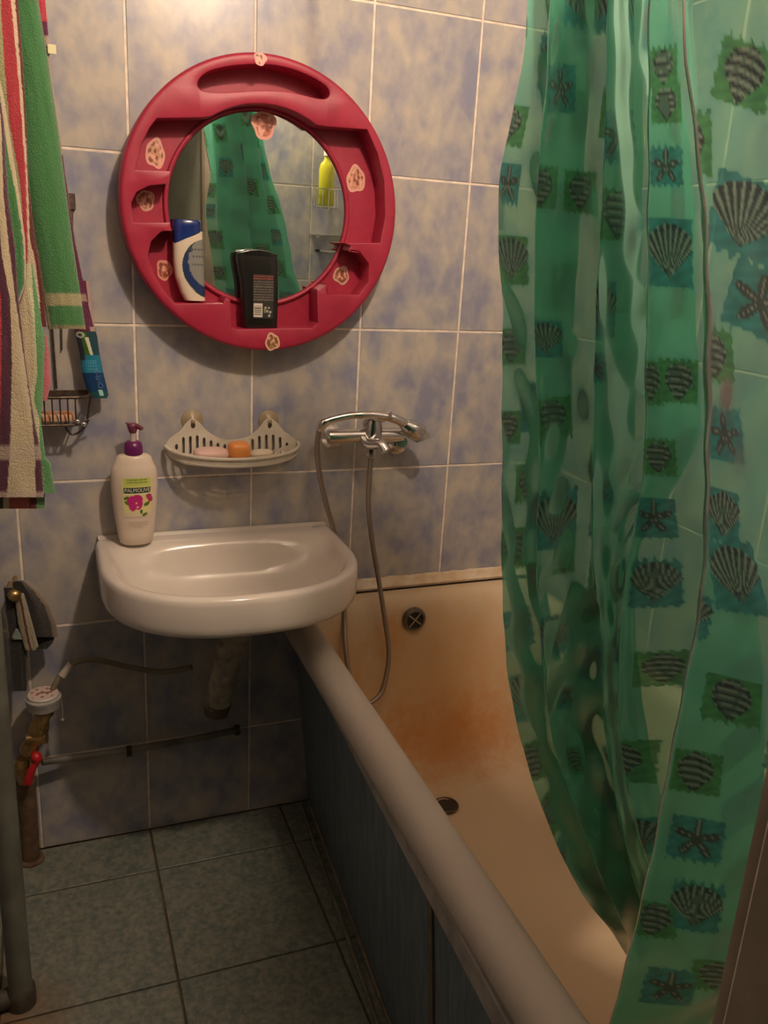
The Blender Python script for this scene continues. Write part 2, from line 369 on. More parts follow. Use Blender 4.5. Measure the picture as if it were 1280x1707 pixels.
# ================================================================ BATHTUB
def rrect(x0, x1, y0, y1, z, r, n=10, wob=None):
    pts = []
    for cx, cy, a0 in ((x1-r, y1-r, 0), (x0+r, y1-r, PI/2), (x0+r, y0+r, PI), (x1-r, y0+r, 3*PI/2)):
        for k in range(n+1):
            a = a0+PI/2*k/n; pts.append(Vector((cx+r*math.cos(a), cy+r*math.sin(a), z)))
    return pts
TZ = .600
tub = thing('bathtub', 'cream enamelled bathtub with rust-orange stains and a blue-grey tiled side panel', 'bathtub', (.9, -.7, 0))
def tub_loop(ix, iy0, iy1, z, r):
    L = rrect(.545+ix, 1.262-ix, -1.405+iy0, -.014-iy1, z, r)
    return [Vector((p.x+(.007+.009*(p.y+1.2)/.9)*max(0, (1.0-p.x)/.45) if p.x < 1.0 else p.x, p.y, p.z)) for p in L]
prof = [(.020, .02, .02, .520, .03), (.004, .004, .004, .535, .02), (-.004, 0, 0, .558, .02), (0, 0, 0, .580, .02), (.010, .008, .006, .594, .022), (.025, .02, .018, TZ, .03),
        (.040, .04, .034, TZ+.001, .045), (.052, .055, .048, .597, .06), (.062, .070, .060, .586, .08), (.069, .082, .068, .565, .09),
        (.078, .10, .074, .52, .10), (.098, .15, .082, .44, .11), (.108, .20, .100, .36, .12), (.120, .25, .130, .29, .12), (.140, .29, .175, .225, .13),
        (.170, .33, .225, .185, .14), (.210, .38, .27, .163, .14), (.27, .5, .31, .154, .08), (.32, .62, .34, .151, .03)]
bm = loft([tub_loop(a, b, c, z, r) for a, b, c, z, r in prof])
tb = part('tub_shell', bm, M_tub, tub, sm=50)
# drain and overflow
dr = at(743, 1343, 2, .157); dr = Vector((dr.x, dr.y, .158))
bm = lathe([(.030, 0), (.031, .002), (.027, .003), (.024, -.001)], dr, 28); part('drain_ring', bm, M_rust, tub, sm=40)
bm = lathe([(.0235, .0), (.022, .0012), (.001, .0010)], dr, 24); part('drain_hole', bm, M_dark, tub)  # flush dark disc, the shade inside the drain put into its colour
ov = at(690, 1032, 1, -.092)
bm = bmesh.new()
lathe([(.030, .006), (.031, -.002), (.028, -.008), (.023, -.009), (.022, -.003)], ov, 32, axis='y', bm=bm)
part('overflow_rim', bm, mat('old_grey_metal', (.20, .17, .14), .4, .6, var=.4, vscale=50), tub, sm=40)
bm = lathe([(.0215, -.0030), (.001, -.0034)], ov, 24, axis='y'); part('overflow_hole', bm, M_dark, tub)  # dark disc painted as the shaded inside of the overflow
bm = bmesh.new()
for a in (PI/4+.1, -PI/4+.1):
    d = Vector((math.cos(a), 0, math.sin(a)))*.021
    tube([ov+d+Vector((0, -.007, 0)), ov-d+Vector((0, -.007, 0))], .0024, 8, bm=bm)
part('overflow_cross', bm, mat('worn_metal', (.36, .31, .25), .4, .7), tub, sm=60)
# stained seal strip between tub and wall
bm = bmesh.new(); xs = np.linspace(.62, 1.262, 60); L = []
for x in xs:
    j = .003*noise.noise(Vector((x*40, 0, 0)))
    L.append([Vector((x, -.0015, .590)), Vector((x, -.020, .600)), Vector((x, -.022, .606)), Vector((x, -.014, .612)), Vector((x, -.010, .622+j)), Vector((x, -.0015, .626+j))])
bm = loft(L, cap0=True); so = struct(obj('trim_3', bm, mat('stained_seal', (.74, .64, .50), .6, col2=(.58, .42, .25), vscale=22), sm=40))

# ================================================================ APRON PANEL
def apx(y, z): # the panel leans: wide at the top, tucked in at the floor
    xb = .662+(.618-.662)*(-y)/.72; xt = .604-.056*(-y-.03)/1.35
    if y < -.72: xb = .618-.02*(-y-.72)/.7
    return xb+(xt-xb)*z/.52
def apron_piece(y0, y1, z0, z1, off=0, th=.008, seg=6):
    P = []; bm = bmesh.new()
    for zz in np.linspace(z0, z1, 5):
        P.append([Vector((apx(y, zz)-off, y, zz)) for y in np.linspace(y0, y1, seg)])
    Q = [[p+Vector((th, 0, 0)) for p in r] for r in P]
    for G in (P, Q):
        V = [[bm.verts.new(p) for p in r] for r in G]
        for a, b in zip(V, V[1:]):
            for k in range(seg-1): bm.faces.new((a[k], a[k+1], b[k+1], b[k]))
    bm.verts.ensure_lookup_table()
    n = 5*seg
    def idx(g, i, j): return bm.verts[g*n+i*seg+j]
    for j in range(seg-1):
        bm.faces.new((idx(0, 0, j), idx(0, 0, j+1), idx(1, 0, j+1), idx(1, 0, j))); bm.faces.new((idx(0, 4, j), idx(0, 4, j+1), idx(1, 4, j+1), idx(1, 4, j)))
    for i in range(4):
        bm.faces.new((idx(0, i, 0), idx(0, i+1, 0), idx(1, i+1, 0), idx(1, i, 0))); bm.faces.new((idx(0, i, seg-1), idx(0, i+1, seg-1), idx(1, i+1, seg-1), idx(1, i, seg-1)))
    return bm
ap = part('side_panel', apron_piece(-.02, -1.39, .012, .515, -.004, .012), mat('board', (.30, .28, .22), .8, var=.3), tub, label='dark blue-grey tiled panel closing the tub side')
yj = [-.022, -.152, -.30 if False else -.80, -1.385]
for a, b in ((-.022, -.3685), (-.3715, -.930), (-.950, -1.385)):
    part('tile', apron_piece(a, b, .022, .507, .002, .006), M_apron, ap, sm=30)
part('upright_strip', apron_piece(-.931, -.949, .012, .508, .006, .012, 3), mat('brown_strip', (.17, .135, .095), .6, var=.4), ap)
# ledge strip: face + top
e = [(548, 1186, 669-114, 1196), ]
def ledge_sec(t):
    y = -.03-1.35*t; x = .598-.056*t
    wdt = .012+.022*t
    return [Vector((x, y, .497)), Vector((x, y, .532)), Vector((x+.002, y, .535)), Vector((x+wdt, y, .535)), Vector((x+wdt, y, .527)), Vector((x+.010, y, .525)), Vector((x+.010, y, .497))]
part('ledge', loft([ledge_sec(t) for t in np.linspace(0, 1, 20)], cap0=True), M_silv, tub, sm=30)
for dx, hh in ((0.016, .016), (-.006, .026)):
    bm = tube([Vector((apx(y, 0)-.010-dx, y, .004+hh*.3)) for y in np.linspace(-.03, -1.38, 24)], .0045, 6); part('floor_bead', bm, mat('old_bead', (.24, .21, .15), .7, var=.4), tub, sm=60)

# ================================================================ WASHBASIN
bas = thing('washbasin', 'white D-shaped wall-hung ceramic washbasin below the red mirror', 'sink', (.42, 0, .7))
BZ = .782
def dloop(off, z, back=0., y_back=-.002, n=96, ys=-.17, eb=16.):
    cx = .4185; pts = []; a = .2685-off; yb = y_back-back; yf = -.412+off
    # half-superellipse front, rounded back corners
    for k in range(n):
        t = 2*PI*k/n
        c, s = math.cos(t), math.sin(t)
        if s <= 0: e_ = 2.35; x = a*abs(c)**(2/e_)*(1 if c >= 0 else -1); y = ys+(yf-ys)*abs(s)**(2/e_)
        else:
            e_ = eb; x = a*abs(c)**(2/e_)*(1 if c >= 0 else -1); y = ys+(yb-ys)*abs(s)**(2/e_)
        pts.append(Vector((cx+x, y, z)))
    return pts
def bowl(off, z, back, k=0.):
    return dloop(off, z, back, ys=-.17-.05*k, eb=16-12.5*min(1, k*3))
loops = [dloop(.17, .645, .10), dloop(.12, .655, .05), dloop(.07, .672, .01), dloop(.034, .692), dloop(.014, .697), dloop(.006, .702), dloop(.002, .710), dloop(0, .722), dloop(0, .766), dloop(.0015, .775), dloop(.005, .780), dloop(.011, BZ),
         bowl(.021, .7815, .040, .12), bowl(.026, .7785, .058, .2), bowl(.031, .772, .066, .3), bowl(.038, .760, .072, .4), bowl(.050, .738, .078, .55), bowl(.070, .712, .088, .7), bowl(.100, .693, .105, .8), bowl(.14, .682, .13, .9), bowl(.19, .676, .17, 1), bowl(.235, .674, .205, 1)]
bm = loft(loops, cap0=True); part('bowl', bm, M_porc, bas, sm=60)
# raised back lip
L = []
for x in np.linspace(.158, .679, 30): L.append([Vector((x, -.0025, .779)), Vector((x, -.020, .7815)), Vector((x, -.012, .7835)), Vector((x, -.006, .7855)), Vector((x, -.0025, .7855))])
part('back_lip', loft(L, cap0=True), M_porc, bas, sm=60)
bm = lathe([(.020, 0), (.021, .002), (.013, .002), (.011, .0)], (.42, -.245, .6775), 20); part('plug_hole', bm, M_chrome, bas, sm=40)
bmk = bmesh.new(); box(bmk, .345, .372, -.09, -.001, .570, .650); bevel(bmk, .004); part('bracket', bmk, M_wplast, bas)
# waste pipe
wp = thing('waste_pipe', 'wrapped grey waste pipe hanging in shadow beneath the washbasin', 'pipe', (.4, -.16, .4))
P = [(.4175, -.235, .642), (.413, -.21, .60), (.406, -.19, .53), (.396, -.17, .46), (.390, -.16, .42)]
part('pipe_body', tube(spline(P, 6), [.022]*8+[.030]*17, 18), mat('wrapped_pipe', (.42, .37, .29), .8, var=.5, vscale=40, bump=.8, bscale=90), wp, sm=60)
part('slip_nut', lathe([(.026, 0), (.031, .004), (.031, .026), (.026, .03)], (.4155, -.222, .605), 12), mat('pipe_nut', (.36, .30, .22), .6, var=.3), wp, sm=30)
part('end_collar', tube([(.392, -.162, .428), (.388, -.157, .398)], [.031, .028], 16), mat('collar_brown', (.10, .075, .05), .7), wp, sm=40)
part('elbow', tube(spline([(.390, -.16, .41), (.392, -.12, .385), (.41, -.06, .375), (.42, -.004, .372)], 6), .020, 14), mat('elbow_plastic', (.14, .12, .09), .6, var=.3), wp, sm=60)

# ================================================================ RED MIRROR
mir = thing('mirror', 'round wall mirror in a wide red plastic frame with built-in shelf pockets', 'mirror', (.508, 0, 1.486))
YF, YB = -.075, -.014; CX, CZ, RO, RG = .508, 1.486, .285, .189
def w_(px, py, y=YF): p = at(px, py, 1, y); return (p.x, p.z)
def arc(p, q, n=14, R=RG+.006):
    'arc about the centre from angle of p to angle of q'
    a = math.atan2(p[1]-CZ, p[0]-CX); b = math.atan2(q[1]-CZ, q[0]-CX)
    while b < a: b += 2*PI
    return [(CX+R*math.cos(a+(b-a)*k/n), CZ+R*math.sin(a+(b-a)*k/n)) for k in range(n+1)]
outer = [(CX+RO*math.cos(2*PI*k/120), CZ+RO*math.sin(2*PI*k/120)) for k in range(120)]
# pocket outlines traced counter-clockwise around the glass; each runs rim -> pocket -> rim
pockets = [
    [w_(574, 405), w_(634, 405), w_(642, 360), w_(640, 300), w_(629, 255), w_(612, 216), w_(545, 211)],                       # right tall pocket (upwards)
    [w_(335, 196), w_(262, 197), w_(250, 212), w_(236, 240), w_(226, 283), w_(283, 285)],                                    # upper left
    [w_(282, 306), w_(250, 309), w_(228, 320), w_(219, 338), w_(222, 371), w_(282, 371)],                                    # middle left
    [w_(290, 383), w_(268, 387), w_(252, 402), w_(247, 425), w_(256, 455), w_(272, 483), w_(292, 506), w_(372, 506), w_(374, 498)],   # lower left, shelf for the tall bottle
    [w_(384, 500), w_(386, 546), w_(396, 549), w_(520, 547), w_(530, 538), w_(528, 482)],                                     # bottom
    [w_(542, 473), w_(548, 492), w_(598, 492), w_(614, 470), w_(615, 440), w_(600, 420), w_(578, 417)],                       # lower right round
]
inner = []
for i, pk in enumerate(pockets):
    inner += [(x, z) for x, z in pk]
    nx = pockets[(i+1) % len(pockets)][0]; inner += arc(pk[-1], nx)[1:-1]
slot_t = [w_(x, y) for x, y in ((331, 146), (332, 132), (350, 118), (390, 109), (440, 107), (480, 113), (515, 126), (540, 141), (549, 153), (546, 163), (530, 164), (480, 153), (430, 151), (380, 154), (345, 153))]
def smooth_loop(P, k=4):
    n = len(P); out = []
    for i in range(n):
        a, b, c, d = [Vector((*P[(i+j) % n], 0)) for j in (-1, 0, 1, 2)]
        for j in range(k):
            t = j/k; v = .5*((2*b)+(c-a)*t+(2*a-5*b+4*c-d)*t*t+(3*b-a-3*c+d)*t**3); out.append((v.x, v.y))
    return out
bm = poly_extrude(outer, YF, YB, [inner, smooth_loop(slot_t)])
# soften the front edges
ed = [e for e in bm.edges if len(e.link_faces) == 2 and all(abs(v.co.y-YF) < 1e-5 for v in e.verts) and abs(e.calc_face_angle(0)) > 1]
out_e = [e for e in ed if all(math.hypot(v.co.x-CX, v.co.z-CZ) > RO-.002 for v in e.verts)]
in_e = [e for e in ed if e not in out_e]
bmesh.ops.bevel(bm, geom=out_e, offset=.008, segments=4, affect='EDGES', profile=.5)
in_e = [e for e in bm.edges if len(e.link_faces) == 2 and all(abs(v.co.y-YF) < 1e-5 for v in e.verts) and abs(e.calc_face_angle(0)) > 1]
bmesh.ops.bevel(bm, geom=in_e, offset=.0022, segments=2, affect='EDGES', profile=.5)
part('frame', bm, M_red, mir, sm=35)
bm = poly_extrude([(CX+(RO-.004)*math.cos(2*PI*k/96), CZ+(RO-.004)*math.sin(2*PI*k/96)) for k in range(96)], -.016, -.002,
                  [[(CX+(RG-.002)*math.cos(2*PI*k/72), CZ+(RG-.002)*math.sin(2*PI*k/72)) for k in range(72)]])
part('back_plate', bm, M_red, mir, sm=35)
bm = bmesh.new(); tube([(CX+(RG+.0035)*math.cos(2*PI*k/80), -.019, CZ+(RG+.0035)*math.sin(2*PI*k/80)) for k in range(80)], .0048, 8, closed=True, bm=bm)
part('glass_rim', bm, M_red, mir, sm=60)
bm = lathe([(RG-.0005, -.004), (RG-.0005, -.0165), (RG-.003, -.018)], (CX, 0, CZ), 72, axis='y'); part('glass', bm, M_mirror, mir, sm=30)
# worn stickers, blotchy print without legible picture
def sticker(px, py, wpx, hpx, y, seed, edge, body, tilt=0.):
    c = at(px, py, 1, y); sc_ = (at(px+10, py, 1, y).x-c.x)/10; R, C = 34, 34
    U, V = np.meshgrid(np.linspace(-1, 1, C), np.linspace(1, -1, R))
    # map square to a wobbly disc
    uu = U*np.sqrt(1-V*V/2); vv = V*np.sqrt(1-U*U/2); rr = np.hypot(uu, vv); th = np.arctan2(vv, uu)
    wob = 1+.08*np.sin(3*th+seed)+.05*np.sin(5*th+2*seed)
    X = c.x+uu*wob*wpx/2*sc_; Z = c.z+vv*wob*hpx/2*sc_+tilt*uu*.003
    P = np.stack([X, np.full_like(X, c.y), Z], -1)
    nb = np.array([[noise.noise(Vector((a*3+seed*3.1, b*3, seed))) for a, b in zip(ra, rb)] for ra, rb in zip(uu, vv)])
    col = np.where((rr > .78)[..., None], np.array(edge), np.array(body)*(1+.9*nb[..., None]))
    dark = (nb > .18) & (rr < .78); col[dark] = np.array((.22, .07, .04))
    lite = (nb < -.22) & (rr < .78); col[lite] = np.array((.75, .40, .30))
    me = grid_mesh('sticker', P, np.clip(col, 0, 1)); return part('sticker', me, M_print, mir)
SY = -.0168
for i, (px, py, ww, hh, y, e_, b_) in enumerate([(434, 98, 21, 20, YF-.0006, (.75, .33, .30), (.72, .38, .30)), (454, 570, 24, 28, YF-.0006, (.72, .45, .32), (.35, .20, .08)),
    (259, 256, 32, 48, SY, (.70, .36, .30), (.55, .30, .18)), (243, 334, 30, 34, SY, (.62, .35, .25), (.40, .16, .10)), (274, 450, 26, 34, SY, (.70, .33, .25), (.50, .15, .10)),
    (593, 299, 31, 40, SY, (.72, .38, .30), (.62, .28, .18)), (569, 459, 26, 28, SY, (.60, .38, .28), (.32, .12, .07)), (440, 208, 40, 44, -.0186, (.75, .35, .28), (.52, .16, .10))]):
    sticker(px, py, ww, hh, y, i*1.7+.5, e_, b_)

# ================================================================ BOTTLES ON THE MIRROR
def soft_box_loops(secs, n=28, e_=3.2):
    L = []
    for cx, cy, hx, hy, z in secs:
        L.append([Vector((cx+hx*abs(math.cos(2*PI*k/n))**(2/e_)*(1 if math.cos(2*PI*k/n) >= 0 else -1), cy+hy*abs(math.sin(2*PI*k/n))**(2/e_)*(1 if math.sin(2*PI*k/n) >= 0 else -1), z)) for k in range(n)])
    return L
# tall white and blue bottle: curved front print
p0, p1 = at(306, 504, 1, -.047), at(341, 502, 1, -.047)
zb, zt = 1.2985, 1.452
sh = thing('shampoo_bottle', 'white bottle with slanted dark blue cap standing in left pocket of mirror', 'bottle', (.366, -.046, zb))
def shx(t):  # left and right outline by height (0 bottom..1 top)
    l = np.interp(t, [0, .1, .3, .5, .7, .86, 1], [.347, .339, .329, .3255, .325, .327, .3255]); r = np.interp(t, [0, .15, .9, 1], [.3885, .3885, .3835, .381]); return l, r
secs = []
for t in np.linspace(0, .80, 110):
    l, r = shx(t); secs.append(((l+r)/2, -.046, (r-l)/2, .0185*(.85 if t == 0 else 1), zb+(zt-zb)*t))
bm = loft(soft_box_loops(secs, 160, 2.8), cap0=True)
def paint_bottle(o, fn):
    me = o.data; a = me.color_attributes.new('print', 'FLOAT_COLOR', 'POINT')
    a.data.foreach_set('color', np.array([(*fn(v.co), 1) for v in me.vertices], np.float32).ravel())
sb = part('bottle_body', bm, M_print, sh, sm=50)
def f_sh(co):
    t = (co.z-zb)/(zt-zb); l, r = shx(t); u = (co.x-l)/(r-l)
    # dark teal/blue disc cropped by the right edge
    d = math.hypot((u-1.04)/.80, (t-.42)/.37); d2 = math.hypot((u-1.10)/.74, (t-.50)/.36)
    if co.y < -.046+.004 and d < 1.0 and t < .80:
        if d2 < .88:
            ink = any(abs(t-q) < .012 for q in (.66, .57, .47)) and math.sin(u*60+t*90) > -.2 and u > .55
            return (.06, .07, .10) if ink or (abs(t-.66) < .03 and .42 < u < .60) else (.22, .22, .20)
        return (.012, .03, .12) if d < .93 else (.02, .045, .04)
    return (.66, .56, .45)
paint_bottle(sb, f_sh)
cap = []
for t in (.0, .3, .6, .9, 1.0):
    row = []
    l, r = shx(1.0); hx, cx = (r-l)/2, (l+r)/2
    n = 40
    for k in range(n):
        c_, s_ = math.cos(2*PI*k/n), math.sin(2*PI*k/n)
        x = cx+(hx*(1 if t < .95 else .93))*abs(c_)**(2/2.8)*(1 if c_ >= 0 else -1); y = -.046+.0188*(1 if t < .95 else .9)*abs(s_)**(2/2.8)*(1 if s_ >= 0 else -1)
        zlow = np.interp((x-l)/(r-l), [0, 1], [1.409, 1.436])
        row.append(Vector((x, y, zlow+(zt+.004-zlow)*t)))
    cap.append(row)
part('cap', loft(cap, cap0=True), mat('dark_blue_plastic', (.012, .03, .16), .2), sh, sm=40)
# white shoulder filling up to the slanted cap
row0, row1 = [], []
secs = [(((shx(t)[0]+shx(t)[1])/2), -.046, (shx(t)[1]-shx(t)[0])/2, .0183, zb+(zt-zb)*t) for t in (.70, .80)]
L = soft_box_loops(secs, 40, 2.8)
top = [Vector((p.x, p.y, max(p.z, np.interp((p.x-.3255)/.056, [0, 1], [1.407, 1.435])))) for p in L[1]]
part('shoulder', loft([L[1], top]), mat('white_bottle_plastic', (.66, .56, .45), .35), sh, sm=40)
# black shower gel bottle, upside label
bb, bt = 1.2435, 1.4035
bk = thing('shower_gel_bottle', 'black shower gel bottle with barcode label, standing in the mirror bottom pocket', 'bottle', (.504, -.047, bb))
secs = [(.504, -.047, .034, .016, bb), (.504, -.047, .037, .019, bb+.004), (.5035, -.047, .038, .020, bb+.03), (.502, -.047, .0395, .020, bb+.09), (.4985, -.047, .0425, .0205, bb+.125), (.4965, -.047, .0435, .0205, bb+.142), (.4965, -.047, .0425, .0200, bb+.150)]
part('bottle_body', loft(soft_box_loops(secs, 36, 3.4), cap0=True), M_black, bk, sm=50)
# domed cap: higher in the middle
Lc = []
for t in (0, .5, .9, 1.):
    Lc.append([Vector((p.x, p.y, bb+.1505+t*(.012-.010*((p.x-.4965)/.0425)**2))) for p in soft_box_loops([(.4965, -.047, .0425*(1 if t < .95 else .93), .020*(1 if t < .95 else .9), 0)], 36, 3.4)[0]])
part('cap', loft(Lc, cap0=True), mat('glossy_black_cap', (.014, .012, .011), .15), bk, sm=40)
# recessed thumb scallop and label
def lab(u0, u1, v0, v1, yy, C, R, fn, name, parent, m=M_print):
    X, Z = np.meshgrid(np.linspace(u0, u1, C), np.linspace(v0, v1, R)); P = np.stack([X, np.full_like(X, yy), Z], -1)
    U, V = np.meshgrid(np.linspace(0, 1, C), np.linspace(0, 1, R)); return part(name, grid_mesh(name, P, fn(U, V)), m, parent)
def f_bk(U, V):
    c = np.zeros(U.shape+(3,)); c[:] = (.035, .032, .028)
    ln = (np.floor(V*34) % 2 == 0) & (V > .38) & (V < .97) & (rng.random(U.shape) > .25); c[ln] = (.16, .14, .12)
    hd = (V > .86); c[hd & ln] = (.30, .07, .05)
    bar = (U > .02) & (U < .46) & (V > .03) & (V < .34); c[bar] = (.62, .56, .50)
    bs = bar & (U > .06) & (U < .42) & (V > .07) & (V < .31) & ((np.floor(V*90+np.sin(V*70)) % 2) == 0); c[bs] = (.09, .08, .07)
    for (a, b) in ((.62, .25), (.78, .25), (.70, .17), (.85, .15), (.80, .07)):
        c[(abs(U-a) < .05) & (abs(V-b) < .025)] = (.40, .40, .34)
    c[(abs(U-.58) < .05) & (abs(V-.18) < .05)] = (.20, .22, .10)
    return c
lab(.485, .528, bb+.024, bb+.114, -.0680, 60, 110, f_bk, 'label', bk)

# ================================================================ LOTION BOTTLE
lz = .784; lx, ly = .2345, -.062
lb = thing('lotion_bottle', 'white pump bottle with purple pump and PALMOLIVE flower label on the basin corner', 'bottle', (lx, ly, lz))
prof_l = [(.028, 0), (.0335, .004), (.0375, .02), (.0430, .06), (.0465, .10), (.0485, .130), (.0480, .155), (.0455, .170), (.0440, .172), (.0400, .180), (.0360, .192), (.0300, .197), (.0185, .200), (.0165, .203)]
def lxr(z): return float(np.interp(z, [h for r, h in prof_l], [r for r, h in prof_l]))
KD = .56
bm = lathe([(r, h) for r, h in prof_l], (lx, ly, lz), 48, sx=1, sy=KD); part('bottle_body', bm, mat('white_lotion_plastic', (.66, .56, .46), .32), lb, sm=40)
M_purp = mat('purple_plastic', (.13, .012, .10), .3)
part('pump_collar', lathe([(.019, .0), (.0195, .004), (.0190, .016), (.0165, .024), (.012, .027)], (lx, ly, lz+.199), 28), M_purp, lb, sm=40)
part('pump_stem', lathe([(.0058, 0), (.0058, .026)], (lx, ly, lz+.223), 14), mat('clear_stem', (.55, .45, .42), .3), lb, sm=40)
bm = lathe([(.0075, 0), (.0105, .010), (.0115, .016), (.009, .019)], (lx, ly, lz+.244), 20)
tube([(lx, ly, lz+.258), (lx+.010, ly-.008, lz+.258), (lx+.018, ly-.014, lz+.254)], [.0060, .0052, .0042], 10, bm=bm)
tube([(lx, ly, lz+.262), (lx-.014, ly, lz+.264)], [.003, .002], 8, bm=bm)
part('pump_head', bm, mat('mauve_plastic', (.15, .03, .07), .35), lb, sm=50)
def on_bottle(u, z, off=.0006):  # u in metres along x from the centre line
    a = lxr(z)+off; k = max(0., 1-(u/a)**2); return Vector((lx+u, ly-(a*KD+off)*math.sqrt(k), lz+z))
def f_lab(U, V):
    c = np.zeros(U.shape+(3,)); c[:] = (.66, .56, .45); x = (U-.5)*2; 
    green = (abs(x) < .92) & (V > .02) & (V < 1.0); t = np.clip((V-.0)/1., 0, 1)[..., None]
    g = np.array((.62, .62, .20))*(t)+np.array((.72, .66, .30))*(1-t); fade = np.clip(V*5, 0, 1)[..., None]
    c[green] = (g*fade+np.array((.66, .56, .45))*(1-fade))[green]
    c[(V > .80) & (abs(x) < .8)] = (.50, .58, .14)
    for v0 in (.955, .895): c[(abs(V-v0) < .018) & (abs(x) < .62) & (np.sin(U*150) > -.5)] = (.14, .22, .04)
    band = (V > .62) & (V < .77) & (abs(x) < .84); c[band] = (.022, .045, .020)
    c[(V > .59) & (V < .612) & (abs(x) < .84)] = (.80, .74, .62)
    def petal(cx, cy, rx, ry, col, rot=0):
        dx, dy = U-cx, V-cy; a, b = dx*math.cos(rot)+dy*math.sin(rot), -dx*math.sin(rot)+dy*math.cos(rot); m_ = (a/rx)**2+(b/ry)**2 < 1; c[m_] = col
    for q in ((.15, .50, .09, .04, .3), (.18, .37, .10, .05, -.4), (.80, .33, .10, .05, .3), (.62, .14, .05, .06, 0), (.74, .06, .10, .04, .2)): petal(*q[:4], (.10, .16, .03), q[4])
    for q in ((.30, .46, .14, .09, .4), (.52, .48, .16, .10, -.3), (.34, .30, .13, .14, .2), (.55, .33, .15, .11, 1.), (.44, .40, .12, .12, 0)): petal(*q[:4], (.50, .02, .20), q[4])
    for q in ((.86, .52, .10, .07, 0), (.92, .44, .08, .07, 0)): petal(*q[:4], (.42, .04, .12), q[4])
    for q in ((.46, .37, .03, .025, 0), (.50, .26, .04, .03, 0), (.70, .42, .05, .04, 0), (.76, .50, .03, .03, 0)): petal(*q[:4], (.80, .45, .25), q[4])
    return c
C, R = 90, 110; P = np.zeros((R, C, 3))
for i, v in enumerate(np.linspace(.066, .152, R)):
    for j, u in enumerate(np.linspace(-.030, .036, C)): P[i, j] = on_bottle(u*lxr(v)/.0485, v)
U, V = np.meshgrid(np.linspace(0, 1, C), np.linspace(0, 1, R)); part('label', grid_mesh('label', P, f_lab(U, V)), M_print, lb, sm=60)
def wrap_text(s, size, z0, m, name, squeeze=1., uo=.003):
    me = text_mesh(s, size, name)
    bmt = bmesh.new(); bmt.from_mesh(me); bmesh.ops.subdivide_edges(bmt, edges=[e for e in bmt.edges if e.calc_length() > size*.4], cuts=2)
    for v in bmt.verts: v.co = on_bottle(v.co.x*squeeze+uo, z0+v.co.y, .0013)
    bmt.to_mesh(me); bmt.free(); me.materials.clear(); return part(name, me, m, lb)
M_ltxt = mat('pale_ink', (.80, .76, .66), .5); M_gtxt = mat('grey_ink', (.38, .28, .26), .6)
wrap_text('PALMOLIVE', .0118, .066+.086*.695, M_ltxt, 'lettering', .86)
for k, s in enumerate(('MOISTURISING CARE', 'LIQUID HAND SOAP', 'NATURALS')): wrap_text(s, .0042, .054-.0055*k, M_gtxt, 'small_print')

# ================================================================ SOAP DISH AND SOAPS
sd = thing('soap_dish', 'grey-white slotted plastic soap basket held by two suction cups on the tiles', 'soap dish', (.455, 0, .98))
def w2(px, py): p = at(px, py, 1, -.012); return (p.x, p.z)
outl = smooth_loop([w2(x, y) for x, y in ((277, 738), (300, 718), (311, 704), (321, 698), (331, 703), (345, 718), (365, 730), (385, 733), (410, 729), (428, 717), (440, 702), (449, 697), (460, 703), (474, 719), (494, 737), (478, 768), (440, 776), (390, 778), (330, 777), (296, 768))], 3)
holes = []
for i in range(17):
    t = i/16; px = 293+i*12.15-.0*i
    px = 294+ (478-294)*t; top = np.interp(px, [294, 306, 330, 345, 360, 385, 410, 425, 440, 462, 470, 478], [736, 724, 721, 727, 733, 738, 734, 724, 720, 720, 727, 733]); bot = np.interp(px, [294, 306, 330, 478], [750, 757, 760, 745]) if px < 440 else np.interp(px, [440, 478], [757, 744])
    top += 3.5
    if bot-top < 6: continue
    a = [w2(px-2.4, top+2.5), w2(px, top), w2(px+2.4, top+2.5), w2(px+2.4, bot-2.5), w2(px, bot), w2(px-2.4, bot-2.5)]
    holes.append(a)
for ex in (321.5, 449.5):
    c = w2(ex, 709); holes.append([(c[0]+.0052*math.cos(2*PI*k/10), c[1]+.0075*math.sin(2*PI*k/10)) for k in range(10)])
bm = poly_extrude(outl, -.014, -.0105, holes); part('back_panel', bm, M_wplast, sd, sm=30)
for ex in (321.5, 449.5):
    c = w2(ex, 702)
    bmc = lathe([(.0235, -.0015), (.023, -.003), (.011, -.007), (.0045, -.011), (.0045, -.017), (.002, -.018)], (c[0], 0, c[1]), 24, axis='y')
    part('suction_cup', bmc, mat('yellowed_rubber', (.46, .36, .22), .35, trans=.3), sd, sm=40)
# rim and ribs: half-moon tray
xc, xw = .4555, .149
def rim_pt(a, k=1., z=None, dz=0.):
    x = xc+xw*k*math.cos(a); y = -.013-.102*k*math.sin(a); zz = .985-.010*math.sin(a)+(0 if z is None else z)+dz
    return Vector((x, y, zz))
bm = tube([rim_pt(a) for a in np.linspace(0, PI, 40)], .0042, 8)
part('front_rim', bm, M_wplast, sd, sm=60)
L = [[rim_pt(a, 1.0, dz=-.001), rim_pt(a, .985, dz=-.014), rim_pt(a, .97, dz=-.014), rim_pt(a, .985, dz=-.001)] for a in np.linspace(0, PI, 40)]
part('front_wall', loft(L, cap0=True), M_wplast, sd, sm=30)
bm = bmesh.new()
for k in (.97, .86, .75, .64, .53, .42, .30): 
    zz = -.016-.012*(1-k)
    tube([rim_pt(a, k, z=zz) for a in np.linspace(.02, PI-.02, 30)], .0030, 6, bm=bm)
for a in (PI/2, PI/3, 2*PI/3, PI/6, 5*PI/6): tube([rim_pt(a, .97, z=-.017), rim_pt(a, .28, z=-.026)], .0028, 6, bm=bm)
o = part('tray_ribs', bm, M_wplast, sd, sm=60); o['kind'] = 'stuff'
